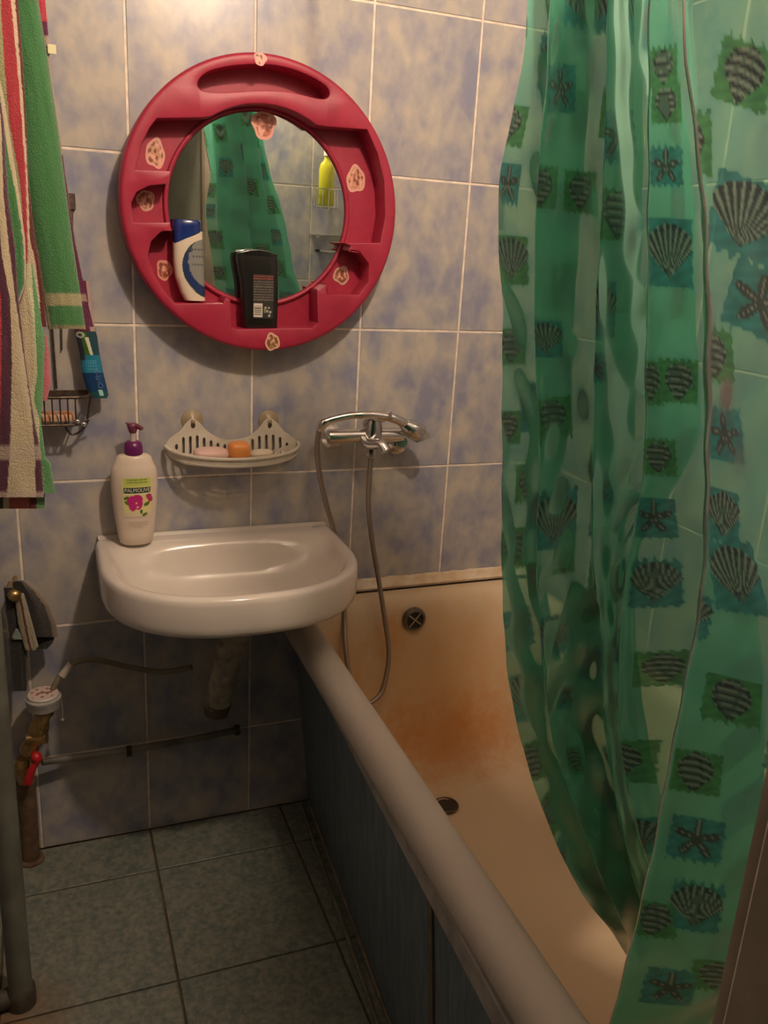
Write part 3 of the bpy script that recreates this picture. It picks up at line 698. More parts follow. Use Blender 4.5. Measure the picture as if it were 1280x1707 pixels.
def soap(c, s, rot, m, label, e_=2.6):
    bm = bmesh.new(); bmesh.ops.create_uvsphere(bm, u_segments=28, v_segments=16, radius=1)
    for v in bm.verts:
        for i in range(3): v.co[i] = abs(v.co[i])**(2/e_)*(1 if v.co[i] > 0 else -1)
        v.co = Vector((v.co.x*s[0], v.co.y*s[1], v.co.z*s[2]))
    o = obj('soap_bar', bm, m, sm=60); o.location = c; o.rotation_euler = rot; tag(o, label, 'soap', 'soaps in the wall basket'); return o
soap((.398, -.062, .9765), (.040, .023, .014), (.08, .05, .1), mat('pink_soap', (.70, .46, .41), .45), 'oval pink soap bar at the left of the soap basket')
soap((.457, -.066, .983), (.024, .019, .020), (.1, 0, .1), mat('orange_soap', (.80, .30, .08), .4), 'chunky orange soap bar in the middle of the soap basket', 3.4)
soap((.507, -.064, .9735), (.026, .016, .0095), (0, -.08, -.1), mat('white_soap', (.74, .62, .50), .45), 'small thin cream soap bar at the right of the soap basket')

# ================================================================ MIXER TAP AND HAND SHOWER
tap = thing('mixer_tap', 'chrome wall-mounted bath mixer with a single lever over the tub end', 'tap', (.745, 0, 1.0))
def A(px, py, y): return at(px, py, 1, y)
for px, py in ((556, 728), (664, 738)):
    c = A(px, py, -.004); part('wall_flange', lathe([(.030, -.001), (.030, -.006), (.022, -.014), (.014, -.020)], (c.x, 0, c.z), 28, axis='y'), M_chrome, tap, sm=40)
    c2 = A(px, py-3, -.05); part('inlet', tube([(c.x, -.018, c.z), (c2.x+.004, -.062, c2.z)], .013, 16), M_chrome, tap, sm=40)
b0, b1 = A(545, 724, -.062), A(672, 728, -.062)
zc = (b0.z+b1.z)/2
bm = lathe([(.010, 0), (.0165, .003), (.0175, .012), (.0175, b1.x-b0.x-.012), (.0165, b1.x-b0.x-.003), (.008, b1.x-b0.x)], (b0.x, -.062, zc), 26, axis='x'); part('body', bm, M_chrome, tap, sm=40)
c = A(620, 722, -.064)
bm = tube([(c.x, -.062, zc-.020), (c.x, -.064, zc+.004), (c.x, -.066, zc+.028), (c.x, -.068, zc+.040)], [.021, .024, .023, .019], 24); part('cartridge_housing', bm, M_chrome, tap, sm=50)
bm = tube(spline([(c.x-.018, -.068, zc+.026), (c.x-.010, -.074, zc+.044), (c.x+.010, -.082, zc+.048), (c.x+.026, -.092, zc+.050), (c.x+.034, -.098, zc+.054)], 5), [.010]*8+[.013]*6+[.009]*7, 14); part('lever', bm, M_chrome, tap, sm=60)
s0 = A(606, 728, -.075); s1 = A(640, 748, -.110)
bm = tube(spline([(s0.x, -.070, zc-.004), (s0.x+.010, -.085, zc-.014), (s1.x-.008, -.108, s1.z+.010), (s1.x, -.120, s1.z-.004)], 6), .0130, 16); part('spout', bm, M_chrome, tap, sm=60)
hn = A(618, 760, -.070); part('hose_nut', lathe([(.0105, 0), (.0115, .003), (.0115, .020), (.009, .024)], (c.x, -.066, hn.z-.004), 8), M_chrome, tap, sm=20)
hs = thing('hand_shower', 'chrome hand shower laid across the mixer with its long metal hose', 'shower', (.75, -.08, 1.03))
hp = [A(547, 701, -.085), A(566, 696, -.087), A(590, 692, -.089), A(625, 688+4, -.092), A(655, 697, -.092), A(676, 707, -.090)]
part('handle', tube(spline(hp, 6), [.0085]*14+[.0095]*9+[.011]*8, 16), M_chrome, hs, sm=60)
h0 = A(672, 706, -.088); h1 = A(697, 722, -.086); hd = (h1-h0).normalized()
bm = tube([h0-hd*.004, h0+hd*.010, h0+hd*.022, h1+hd*.006, h1+hd*.012], [.011, .016, .021, .022, .016], 24); hd_o = part('shower_head', bm, M_chrome, hs, sm=50)
bm = tube([h1+Vector((.006, -.004, -.004)), h1+Vector((.010, -.006, -.014))], [.020, .0185], 24); part('spray_face', bm, mat('grey_spray', (.25, .24, .22), .4), hd_o, sm=40)
part('hose_cone', tube(spline([A(548, 701, -.085), A(538, 706, -.082), A(532, 718, -.078)], 5), [.0085, .009, .0095, .0100, .0105, .0105, .0100, .0095, .009, .0085, .008], 14), M_chrome, hs, sm=50)
hz = [A(533, 712, -.080), A(529, 740, -.07), A(531, 780, -.06), A(541, 830, -.05), A(555, 880, -.045), A(567, 920, -.05), A(572, 970, -.06), A(574, 1030, -.085), A(576, 1080, -.12), A(584, 1130, -.15),
      A(604, 1172, -.17), A(632, 1160, -.16), A(644, 1125, -.145), A(648, 1085, -.13), A(641, 1030, -.12), A(630, 960, -.10), A(620, 900, -.09), A(614, 840, -.080), A(616, 790, -.07), Vector((c.x, -.066, hn.z))]
part('hose', tube(spline(hz, 10), .0062, 10), M_hose, hs, sm=60)
# thin supply pipe seam behind the hose
# ================================================================ VALVE CORNER, LOWER LEFT
wm = thing('water_meter', 'round white-topped water meter on brass fittings in lower left corner', 'meter', (.03, -.06, .45))
c = A(72, 1163, -.075)
part('meter_body', lathe([(.020, -.030), (.034, -.022), (.036, -.006), (.0375, -.003), (.0375, .002), (.034, .004)], c, 30), mat('meter_grey', (.42, .40, .38), .4, var=.2), wm, sm=40)
C_, R_ = 40, 40; U, V = np.meshgrid(np.linspace(-1, 1, C_), np.linspace(-1, 1, R_)); uu = U*np.sqrt(1-V*V/2); vv = V*np.sqrt(1-U*U/2)
col = np.zeros(U.shape+(3,)); col[:] = (.62, .52, .48); nb = np.sin(uu*9+2)*np.sin(vv*8); col[(nb > .45)] = (.48, .14, .08); col[np.hypot(uu, vv) > .92] = (.60, .56, .52); col[(abs(vv) < .12) & (abs(uu-.1) < .5)] = (.25, .12, .10)
part('dial', grid_mesh('dial', np.stack([c.x+uu*.030, c.y+vv*.030, np.full_like(uu, c.z+.0118)], -1), col), M_print, wm)
part('dial_ring', lathe([(.031, .003), (.033, .008), (.031, .0115)], c, 28), mat('meter_white', (.66, .60, .56), .4), wm, sm=30)
q = A(60, 1225, -.07)
part('brass_union', tube(spline([c+Vector((0, 0, -.026)), c+Vector((-.004, .0, -.05)), q, A(46, 1254, -.062)], 5), [.017, .019, .022, .022, .017, .015, .016, .020, .022, .020, .016, .016, .017, .020, .020, .018], 14), M_brass, wm, sm=40)
part('brass_tee', tube([A(50, 1232, -.07)+Vector((-.004, 0, 0)), A(78, 1228, -.078)], [.016, .015], 12), M_brass, wm, sm=40)
part('seal_wire', tube(spline([c+Vector((.036, -.005, 0)), c+Vector((.038, -.006, -.03)), c+Vector((.036, -.006, -.055))], 4), .0008, 5), mat('seal_wire', (.4, .38, .35), .5), wm)
part('lead_seal', lathe([(.003, 0), (.005, .002), (.005, .006), (.003, .008)], c+Vector((.036, -.006, -.062)), 10), mat('lead', (.25, .24, .22), .5, .5), wm, sm=40)
vl = thing('valve', 'brass ball valve with a small red lever handle below the water meter', 'valve', (0, -.06, .28))
v0 = A(40, 1272, -.055)
part('valve_body', tube([v0+Vector((0, 0, .012)), v0, v0+Vector((0, 0, -.02)), v0+Vector((0, .0, -.05))], [.016, .021, .021, .015], 14), M_brass, vl, sm=40)
Mr = mat('red_lever_paint', (.50, .015, .02), .4)
part('lever', tube(spline([A(56, 1255, -.082), A(62, 1268, -.088), A(52, 1285, -.088), A(46, 1306, -.086)], 5), [.006, .009, .011, .012, .012, .010, .007, .007, .007, .008, .009, .009, .009, .010, .010, .009], 12), Mr, vl, sm=50)
part('lever_screw', lathe([(.006, 0), (.006, -.022)], A(54, 1266, -.068), 10, axis='y'), M_brass, vl, sm=40)
rs = thing('riser_pipe', 'short rusty brown pipe rising from the floor under the brass valve', 'pipe', (0, -.05, 0))
f0 = Vector((v0.x-.002, -.034, 0))
part('pipe_body', tube([(f0.x, -.034, .002), (v0.x, -.040, v0.z-.058)], .020, 18), M_brown, rs, sm=50)
part('floor_collar', lathe([(.029, 0), (.029, .005), (.022, .008)], (f0.x, -.034, .0005), 20), M_brown, rs, sm=40)
hp_ = thing('supply_pipe', 'thin pale pipe running along lower wall from the valve to waste pipe', 'pipe', (.2, -.03, .27))
P = [A(70, 1270, -.05), A(140, 1261, -.03), A(210, 1251, -.025), A(300, 1236, -.025), A(400, 1216, -.03)]
part('pipe_body', tube(spline(P, 6), .0085, 12), mat('pale_pipe', (.34, .32, .28), .5, col2=(.10, .09, .07), vscale=5), hp_, sm=60)
for px, py in ((215, 1252), (395, 1217)):
    part('clip', lathe([(.013, -.006), (.013, .006)], A(px, py, -.026), 12, axis='x'), M_dark, hp_, sm=40)
fh = thing('supply_hose', 'braided supply hose arching from the water meter towards the washbasin', 'hose', (.2, -.05, .5))
P = [c+Vector((.020, .01, .012)), A(100, 1128, -.06), A(122, 1106, -.055), A(160, 1100, -.05), A(215, 1112, -.05), A(270, 1120, -.06), A(320, 1112, -.08)]
part('hose_body', tube(spline(P, 6), .0065, 10), mat('braid', (.21, .18, .12), .6, bump=.8, bscale=350), fh, sm=60)
part('hose_ferrule', tube([A(103, 1127, -.060), A(119, 1107, -.056)], [.0095, .0085], 12), mat('pale_ferrule', (.48, .42, .36), .45), fh, sm=40)
# vertical grey pipe in front of the left wall
gp = thing('standpipe', 'thick grey-painted vertical pipe at the left edge standing on rusty foot', 'pipe', (-.035, -.45, 0))
part('pipe_body', tube([(-.040, -.45, .03), (-.040, -.45, 1.0), (-.040, -.45, ZC-.003)], .0215, 20), M_pipe, gp, sm=60)
M_foot = mat('shaded_rusty_foot', (.09, .075, .055), .7, var=.5, vscale=40)  # rusty brown darkened, the shading around the pipe foot is in the colour
part('foot_collar', lathe([(.027, .0), (.027, .025), (.026, .036), (.0225, .044)], (-.040, -.45, .0008), 20), M_foot, gp, sm=40)
part('floor_bend', tube(spline([(-.043, -.45, .022), (-.085, -.455, .022), (-.135, -.46, .022)], 5), .019, 14), M_foot, gp, sm=60)
part('ceiling_collar', lathe([(.030, 0), (.030, .01)], (-.040, -.45, ZC-.0115), 18), M_pipe, gp, sm=40)

# ================================================================ TOWELS AND CLOTHS
def ribbon(rows, cols, yfun, name, parent, R=150, C=60, bulge=.012, folds=0., th=.005, band=None, seed=0., curl=.0):
    'cloth hanging in a plane y=yfun: rows=[(py, [stripe edges px...])], cols=stripe colours between the edges'
    pys = [r[0] for r in rows]; ne = len(rows[0][1]); P = np.zeros((R, C, 3)); K = np.zeros((R, C, 3))
    us = np.linspace(0, 1, C)
    for i, py in enumerate(np.linspace(pys[0], pys[-1], R)):
        ed = [np.interp(py, pys, [r[1][k] for r in rows]) for k in range(ne)]
        for j, u in enumerate(us):
            px = ed[0]+(ed[-1]-ed[0])*u
            y = yfun(py)-bulge*math.sqrt(max(0, 1-(2*u-1)**2*.98))+folds*math.sin(u*PI*3+seed+py*.004)
            y += .0025*noise.noise(Vector((u*4+seed, py*.012, seed)))
            p = at(px, py+curl*((2*u-1)**2), 1, y); P[i, j] = p
            px2 = px+.8*noise.noise(Vector((px*.3, py*.15, 3+seed)))
            k = 0
            while k < len(cols)-1 and px2 > ed[k+1]: k += 1
            cc = cols[k]
            if band:
                for b0_, b1_, bc in band:
                    if b0_ < py < b1_: cc = tuple(a*.35+b_*.65 for a, b_ in zip(cc, bc))
            K[i, j] = cc
    Q = P.copy(); Q[..., 1] += th; # back side, joined at the edges
    G = np.concatenate([P, Q[:, ::-1], P[:, :1]], 1); KK = np.concatenate([K, K[:, ::-1], K[:, :1]], 1)
    me = grid_mesh(name, G, KK); bm = bmesh.new(); bm.from_mesh(me)
    n = 2*C+1; bm.verts.ensure_lookup_table()
    for base in (0, (R-1)*n):
        for j in range(C-1): bm.faces.new((bm.verts[base+j], bm.verts[base+j+1], bm.verts[base+2*C-2-j], bm.verts[base+2*C-1-j]))
    bmesh.ops.remove_doubles(bm, verts=bm.verts[:], dist=1e-6)
    bm.to_mesh(me); bm.free(); return part(name, me, M_terry, parent, sm=70)
RED, PUR, CRM, GRN, LGR, MAR = (.42, .035, .05), (.075, .012, .035), (.56, .47, .31), (.05, .20, .06), (.14, .36, .15), (.12, .015, .015)
tA = thing('bath_towel', 'long striped terry towel in cream, purple, red and green, hanging lowest at left', 'towel', (-.02, -.30, 1.9))
# front fold
ribbon([(-60, [-70, -60, -52, -44, -38]), (200, [-55, -30, -18, 2, 6]), (330, [-40, -15, -2, 6, 14]), (420, [-30, -6, 2, 16, 26]), (500, [-28, 2, 17, 26, 31]), (600, [-26, 3, 20, 40, 42]), (700, [-26, 0, 18, 54, 57]), (760, [-26, -4, 16, 58, 69]), (829, [-26, -8, 11, 60, 73])],
       [RED, PUR, CRM, PUR], lambda py: -.335, 'front_fold', tA, bulge=.010, seed=1, band=[(742, 766, (.55, .45, .36)), (820, 830, (.55, .42, .36))])
# middle fold: green then purple, cream behind
ribbon([(-60, [-60, -50, -45]), (160, [-30, 0, 6]), (260, [-20, 14, 22]), (330, [-10, 28, 33]), (400, [0, 38, 42]), (430, [10, 40, 43]), (470, [18, 41, 44]), (505, [26, 30, 32])],
       [GRN, CRM], lambda py: -.322, 'middle_fold', tA, bulge=.012, seed=2, C=30)
ribbon([(400, [14, 42]), (440, [20, 44]), (470, [24, 44]), (500, [28, 36]), (512, [29, 31])], [PUR], lambda py: -.318, 'purple_fold', tA, bulge=.004, seed=5, C=14, R=50)
# back fold: olive/cream with the red stripe, then cream and green at the edge
ribbon([(-60, [-50, -2, 8, 15, 21]), (0, [-45, 1, 18, 25, 30]), (100, [-40, 7, 28, 33, 38]), (200, [-36, 15, 36, 41, 44]), (300, [-30, 33, 43, 46, 48]), (400, [-26, 40, 46, 50, 58]), (440, [-20, 42, 46, 60, 66]), (500, [-10, 46, 48, 66, 73]), (545, [0, 50, 52, 68, 78])],
       [(.34, .36, .18), RED, (.64, .50, .36), MAR], lambda py: -.300, 'back_fold', tA, bulge=.006, seed=3)
ribbon([(440, [10, 38, 52, 54]), (530, [20, 52, 58, 68]), (570, [20, 55, 60, 75]), (620, [25, 57, 62, 73]), (668, [25, 50, 57, 71]), (700, [25, 54, 66, 68]), (740, [26, 58, 66, 73]), (764, [26, 62, 69, 76]), (772, [26, 62, 69, 84]), (822, [26, 68, 72, 92])],
       [CRM, (.62, .60, .38), LGR], lambda py: -.306, 'lower_fold', tA, bulge=.004, seed=4)
ribbon([(560, [62, 74, 78]), (600, [60, 74, 83]), (640, [58, 70, 85]), (668, [60, 66, 78])], [MAR, (.60, .16, .20)], lambda py: -.288, 'pink_fold', tA, bulge=.004, seed=6, C=16, R=60)
ribbon([(790, [-20, 6, 14, 50, 62, 76]), (848, [-20, 6, 16, 48, 60, 74])], [(.04, .05, .03), CRM, (.45, .10, .09), MAR, (.14, .30, .14)], lambda py: -.288, 'hem_fold', tA, bulge=.003, seed=7, C=40, R=30)
tB = thing('hand_towel', 'folded green terry towel with a cream band above its hem', 'towel', (.06, -.24, 1.9))
ribbon([(-60, [22, 26, 60]), (0, [20, 25, 64]), (100, [24, 28, 80]), (200, [32, 36, 95]), (300, [42, 45, 108]), (400, [58, 61, 121]), (480, [70, 74, 133]), (548, [80, 86, 143])],
       [(.50, .46, .28), GRN], lambda py: -.262, 'front_fold', tB, bulge=.016, seed=8, band=[(489, 509, (.55, .42, .26)), (541, 549, (.35, .25, .15))], curl=1.)
ribbon([(-60, [50, 70]), (30, [60, 78]), (36, [60, 79]), (110, [66, 84]), (240, [80, 102]), (400, [100, 125]), (490, [110, 143]), (545, [112, 156])],
       [(.12, .015, .06)], lambda py: -.236, 'purple_edge', tB, bulge=.002, seed=9, C=14, band=[(-60, 34, (.75, .06, .08)), (60, 260, (.60, .50, .36)), (489, 503, (.55, .42, .30))])
bm = bmesh.new(); c0 = A(86, 82, -.242); box(bm, c0.x-.006, c0.x+.007, c0.y-.001, c0.y+.001, c0.z-.007, c0.z+.007); bevel(bm, .0006); part('care_tag', bm, mat('tag_white', (.75, .70, .45), .8), tB)
# towel rail above the picture from which they hang
rl = thing('towel_rail', 'metal towel rail above the hanging towels at upper left', 'rail', (0, -.28, 1.86))
zr = at(20, -60, 1, -.30).z
part('rail', tube([(XL+.002, -.305, zr+.006), (.12, -.270, zr+.010)], .008, 12), M_chrome, rl, sm=60)

# dark cloths on a hook, lower left
ck = thing('floor_cloth', 'crumpled black and plaid rag hanging over a brass knob at lower left', 'rag', (-.01, -.08, .68))
def cloth(rows, cols, y, name, **k): return ribbon(rows, cols, (lambda py: y) if not callable(y) else y, name, ck, R=60, **k)
BLK, TAN = (.015, .012, .010), (.30, .22, .13)
cloth([(969, [14, 22, 40, 46]), (985, [8, 20, 56, 64]), (1010, [8, 16, 74, 82]), (1040, [10, 40, 86, 94]), (1062, [12, 60, 88, 97])], [TAN, BLK, (.22, .16, .10)], -.075, 'outer_fold', C=34, bulge=.016, seed=1, folds=.004)
cloth([(1060, [54, 92]), (1072, [58, 88]), (1082, [62, 78])], [BLK], -.070, 'outer_tip', C=16, bulge=.006, seed=2)
cloth([(990, [24, 30, 34, 40]), (1040, [30, 40, 44, 54]), (1078, [40, 48, 52, 64]), (1084, [42, 50, 54, 60])], [(.34, .30, .20), MAR, (.36, .33, .22)], -.094, 'plaid_fold', C=24, bulge=.006, seed=3)
cloth([(980, [6, 24]), (1060, [14, 44]), (1100, [18, 46]), (1148, [22, 46]), (1152, [24, 44])], [BLK], -.082, 'long_fold', C=20, bulge=.008, seed=4)
cloth([(1050, [26, 30]), (1062, [20, 36]), (1066, [21, 37])], [(.22, .30, .25)], -.0935, 'pale_corner', C=10, bulge=.003, seed=5)
kb = thing('wall_hook', 'worn brass knob hook on the wall holding up the dark rag', 'hook', (-.01, 0, .70))
k0 = A(24, 992, -.10)
part('knob', lathe([(.004, .012), (.011, .008), (.0135, 0), (.011, -.008), (.004, -.012)], k0, 18, axis='y'), M_brass, kb, sm=60)
part('stem', tube([(k0.x, -.001, k0.z), (k0.x, -.09, k0.z)], .005, 10), M_brass, kb, sm=60)

# ================================================================ WIRE RACK, TOOTHBRUSH PACK
rk = thing('wire_rack', 'rusty wire basket shelf hanging on the wall left of the lotion bottle', 'rack', (.08, -.05, .95))
def R_(px, py, y): return A(px, py, y)
zt_ = A(110, 652, -.008).z; zb_ = zt_-.058
x0_, x1_ = -.03, A(150, 652, -.008).x
yf_ = -.085
bm = bmesh.new(); box(bm, x0_, x1_, -.011, -.006, zt_-.008, zt_+.002); part('back_band', bevel(bm, .0008, 1), M_rust, rk)
part('top_wire', tube([(x1_, -.008, zt_), (x1_+.004, -.03, zt_), (x1_-.012, yf_+.006, zt_), (x1_-.03, yf_, zt_), (x0_, yf_, zt_)], .003, 8), M_rust, rk, sm=60)
part('bottom_wire', tube([(x1_-.004, -.008, zb_), (x1_-.008, -.03, zb_), (x1_-.02, yf_+.02, zb_), (x1_-.035, yf_+.012, zb_), (x0_, yf_+.012, zb_)], .0025, 8), M_rust, rk, sm=60)
for k in range(9):
    x = x1_-.032-k*.0145
    part('basket_wire', tube([(x, yf_, zt_), (x, yf_+.012, zb_), (x, -.008, zb_)], .0017, 6), M_rust, rk, sm=60)
for (ya, yb) in ((-.022, -.024), (-.04, -.04), (-.058, -.056)):
    part('side_wire', tube([(x1_+.001, ya, zt_), (x1_-.010, yb, zb_)], .0017, 6), M_rust, rk, sm=60)
for px in (90,):
    a = A(px-2, 556, -.008); b = A(94, 648, -.008); part('hanger_wire', tube([(a.x-.004, -.008, A(84, 330, -.008).z), (b.x, -.008, b.z)], .0024, 6), M_rust, rk, sm=60)
part('hanger_wire', tube([(A(100, 400, -.006).x, -.006, A(100, 400, -.006).z), (A(103, 584, -.006).x, -.006, A(103, 584, -.006).z)], .0016, 6), M_rust, rk, sm=60)
bm = bmesh.new(); c0 = A(120, 335, -.006); box(bm, c0.x-.006, c0.x+.006, -.010, -.001, c0.z-.016, c0.z+.014); part('hanger_bracket', bevel(bm, .001, 1), M_rust, rk)
part('hanger_strip', tube([(c0.x-.001, -.005, c0.z-.01), (A(124, 480, -.006).x, -.005, A(124, 480, -.006).z)], .0020, 6), M_rust, rk, sm=60)
part('lower_loop', tube(spline([(x1_-.012, -.03, zb_), (x1_-.020, -.034, zb_-.018), (x1_-.040, -.034, zb_-.028), (x1_-.052, -.034, zb_-.012), (x1_-.050, -.034, zb_)], 5), .0022, 6), M_rust, rk, sm=60)
part('hook_tip', tube([(x1_-.012, yf_+.03, zb_+.006), (x1_+.012, yf_+.022, zb_+.022)], .0018, 6), M_chrome, rk, sm=60)
for dx, dz in ((-.030, .006), (-.018, -.0)):
    part('wire_knob', lathe([(.001, -.005), (.0055, -.002), (.0055, .003), (.001, .006)], (x1_+dx, yf_+.010, zb_+dz+.002), 12), M_chrome, rk, sm=60)
bm = bmesh.new(); box(bm, x0_+.004, x1_-.034, yf_+.020, -.020, zb_+.004, zb_+.020); bevel(bm, .004, 3)
o = obj('soap_box', bm, mat('orange_cream_box', (.62, .48, .36), .5, col2=(.62, .20, .06), vscale=25), sm=40); tag(o, 'orange and cream packet lying inside the rusty wire basket', 'box')
tp = thing('toothbrush_pack', 'blue toothbrush blister pack hanging beside the green towel', 'package', (.14, -.03, 1.12))
# card: quad strip tilted, painted
cr = [(150, 470, 128, 500), ]
rowsP = [(468, 128, 148), (500, 131, 152), (548, 124, 158), (560, 126, 162), (590, 133, 166), (620, 136, 172), (645, 143, 178), (658, 148, 181), (664, 152, 178)]
C_, R2 = 44, 160; P = np.zeros((R2, C_, 3)); K = np.zeros((R2, C_, 3))
for i, py in enumerate(np.linspace(468, 664, R2)):
    l = np.interp(py, [r[0] for r in rowsP], [r[1] for r in rowsP]); r = np.interp(py, [r[0] for r in rowsP], [r[2] for r in rowsP])
    for j, u in enumerate(np.linspace(0, 1, C_)):
        bul = .010*math.sqrt(max(0, 1-(2*u-1)**2))*(1 if py > 545 else .4)
        P[i, j] = at(l+(r-l)*u, py, 1, -.040-bul); v = (py-468)/196
        cc = (.02, .13, .24)
        if py < 552: cc = (.45, .30, .28) if u > .75 else (.12, .02, .05)
        elif py < 592: cc = (.05, .12, .02) if u < .55 else (.015, .06, .08)
        elif py < 622: cc = (.015, .19, .30)
        else: cc = (.008, .045, .14)
        if 562 < py < 592 and .40+.004*(py-562) < u < .58+.003*(py-562): cc = (.62, .66, .48)
        if 556 < py < 600 and u < .25: cc = (.02, .03, .05)
        if py > 652: cc = (.015, .08, .09)
        if 650 < py < 660 and .55 < u < .75: cc = (.35, .6, .6)
        if (np.hypot((u-.22)*24, (py-558)) < 5) and not (np.hypot((u-.22)*24, (py-558)) < 2.6): cc = (.50, .50, .42)
        if 598 < py < 620 and int(py/2.4) % 2 == 0 and .25 < u < .75 and math.sin(u*55) > -.5: cc = (.10, .34, .50)
        K[i, j] = cc
me = grid_mesh('blister', P, K); part('blister', me, M_print, tp, sm=60)
Q = P.copy(); Q[..., 1] = -.038; bm = bmesh.new(); 
bm = loft([[Vector(p) for p in Q[i, (0, -1), :]]+[Vector(p)+Vector((0, .004, 0)) for p in Q[i, (-1, 0), :]] for i in range(0, R2, 12)], cap0=True); part('backing_card', bm, mat('card_blue', (.02, .10, .20), .5), tp)
me = text_mesh('Oral-B', .0145); 
cA = at(164, 632, 1, -.0525); dn = (at(168, 646, 1, -.0525)-at(160, 616, 1, -.0525)).normalized(); rg = Vector((0, -1, 0)).cross(dn).normalized()
for v in me.vertices: v.co = cA+dn*v.co.x*-1+ Vector((dn.z, 0, -dn.x))*v.co.y*-1
me.materials.clear(); part('lettering', me, mat('blue_ink_pale', (.10, .22, .40), .5), tp)
part('hook', tube([(P[0, 20, 0], -.036, P[0, 20, 2]-.006), (P[0, 20, 0], -.001, P[0, 20, 2]-.004)], .0015, 6), M_rust, tp)

# ================================================================ THINGS SEEN IN THE MIRROR (rear wall)
def V_(px, py, k=-YR-.04): p = at(px, py, 1, k); return Vector((p.x, -k, p.z))
ys_ = YR+.045
t = V_(540, 262); b_ = V_(539, 345)
yb = thing('yellow_bottle', 'clear bottle of yellow liquid with white pump top, seen in the mirror', 'bottle', (t.x, ys_, b_.z))
hh = t.z-b_.z
part('bottle_body', lathe([(.024, .0), (.029, .004), (.029, hh*.72), (.024, hh*.84), (.011, hh*.92), (.010, hh)], (t.x, ys_, b_.z+.002), 24, sy=.75), mat('yellow_liquid', (.50, .48, .03), .15), yb, sm=50)
part('pump', lathe([(.013, 0), (.013, .022), (.006, .024), (.006, .034), (.012, .036), (.012, .046)], (t.x, ys_, b_.z+hh+.001), 18), mat('white_pump', (.75, .72, .66), .35), yb, sm=40)
wh = thing('wire_bottle_holder', 'wire holder carrying the yellow bottle on the rear wall', 'holder', (t.x, ys_, b_.z))
z_ = b_.z-.002; 
for dz in (.0, .062):
    part('hoop', tube([(t.x+.036*math.cos(a)*1.25, ys_+.034*math.sin(a), z_+dz) for a in np.linspace(0, 2*PI, 28)[:-1]], .0018, 6, closed=True), M_chrome, wh, sm=60)
for a in np.linspace(0, 2*PI, 13)[:-1]:
    part('upright', tube([(t.x+.045*math.cos(a), ys_+.034*math.sin(a), z_), (t.x+.045*math.cos(a), ys_+.034*math.sin(a), z_+.062)], .0014, 5), M_chrome, wh, sm=60)
for dx in (-.02, 0, .02): part('base_wire', tube([(t.x+dx, ys_-.030, z_-.0035), (t.x+dx, ys_+.030, z_-.0035)], .0015, 5), M_chrome, wh, sm=60)
part('wall_bar', tube([(t.x, YR-.004, z_+.062), (t.x, ys_-.034, z_+.062)], .0022, 6), M_chrome, wh, sm=60)
s_ = V_(540, 392)
gs = thing('glass_shelf', 'narrow clear shelf on the rear wall beneath the yellow bottle', 'shelf', (s_.x, ys_, s_.z))
bm = bmesh.new(); box(bm, s_.x-.055, s_.x+.13, YR-.003, YR+.09, s_.z-.003, s_.z+.003); part('shelf_board', bevel(bm, .001, 1), mat('clear_shelf', (.75, .78, .74), .08, trans=.8), gs)
for dx in (-.04, .11): part('shelf_bracket', tube([(s_.x+dx, YR-.004, s_.z-.005), (s_.x+dx, YR+.06, s_.z-.0055)], .004, 8), M_chrome, gs, sm=40)
r_ = V_(535, 418)
rz = thing('razor', 'dark-handled razor hanging horizontally below the clear rear shelf', 'razor', (r_.x, ys_, r_.z))
part('handle', tube([(r_.x-.010, YR+.014, r_.z), (r_.x+.02, YR+.015, r_.z-.002), (r_.x+.07, YR+.014, r_.z-.002)], [.003, .0045, .004], 10), mat('razor_grip', (.55, .55, .52), .3), rz, sm=60)
bm = bmesh.new(); box(bm, r_.x-.026, r_.x-.010, YR+.006, YR+.022, r_.z-.005, r_.z+.005); part('blade_head', bevel(bm, .001, 1), M_black, rz)
part('peg', tube([(r_.x+.02, YR-.004, r_.z-.007), (r_.x+.02, YR+.02, r_.z-.007)], .002, 6), M_chrome, rz)

# ================================================================ SHOWER CURTAIN
cu = thing('shower_curtain', 'translucent green plastic shower curtain printed with seashell and starfish squares', 'curtain', (.6, -1.2, 1.97))
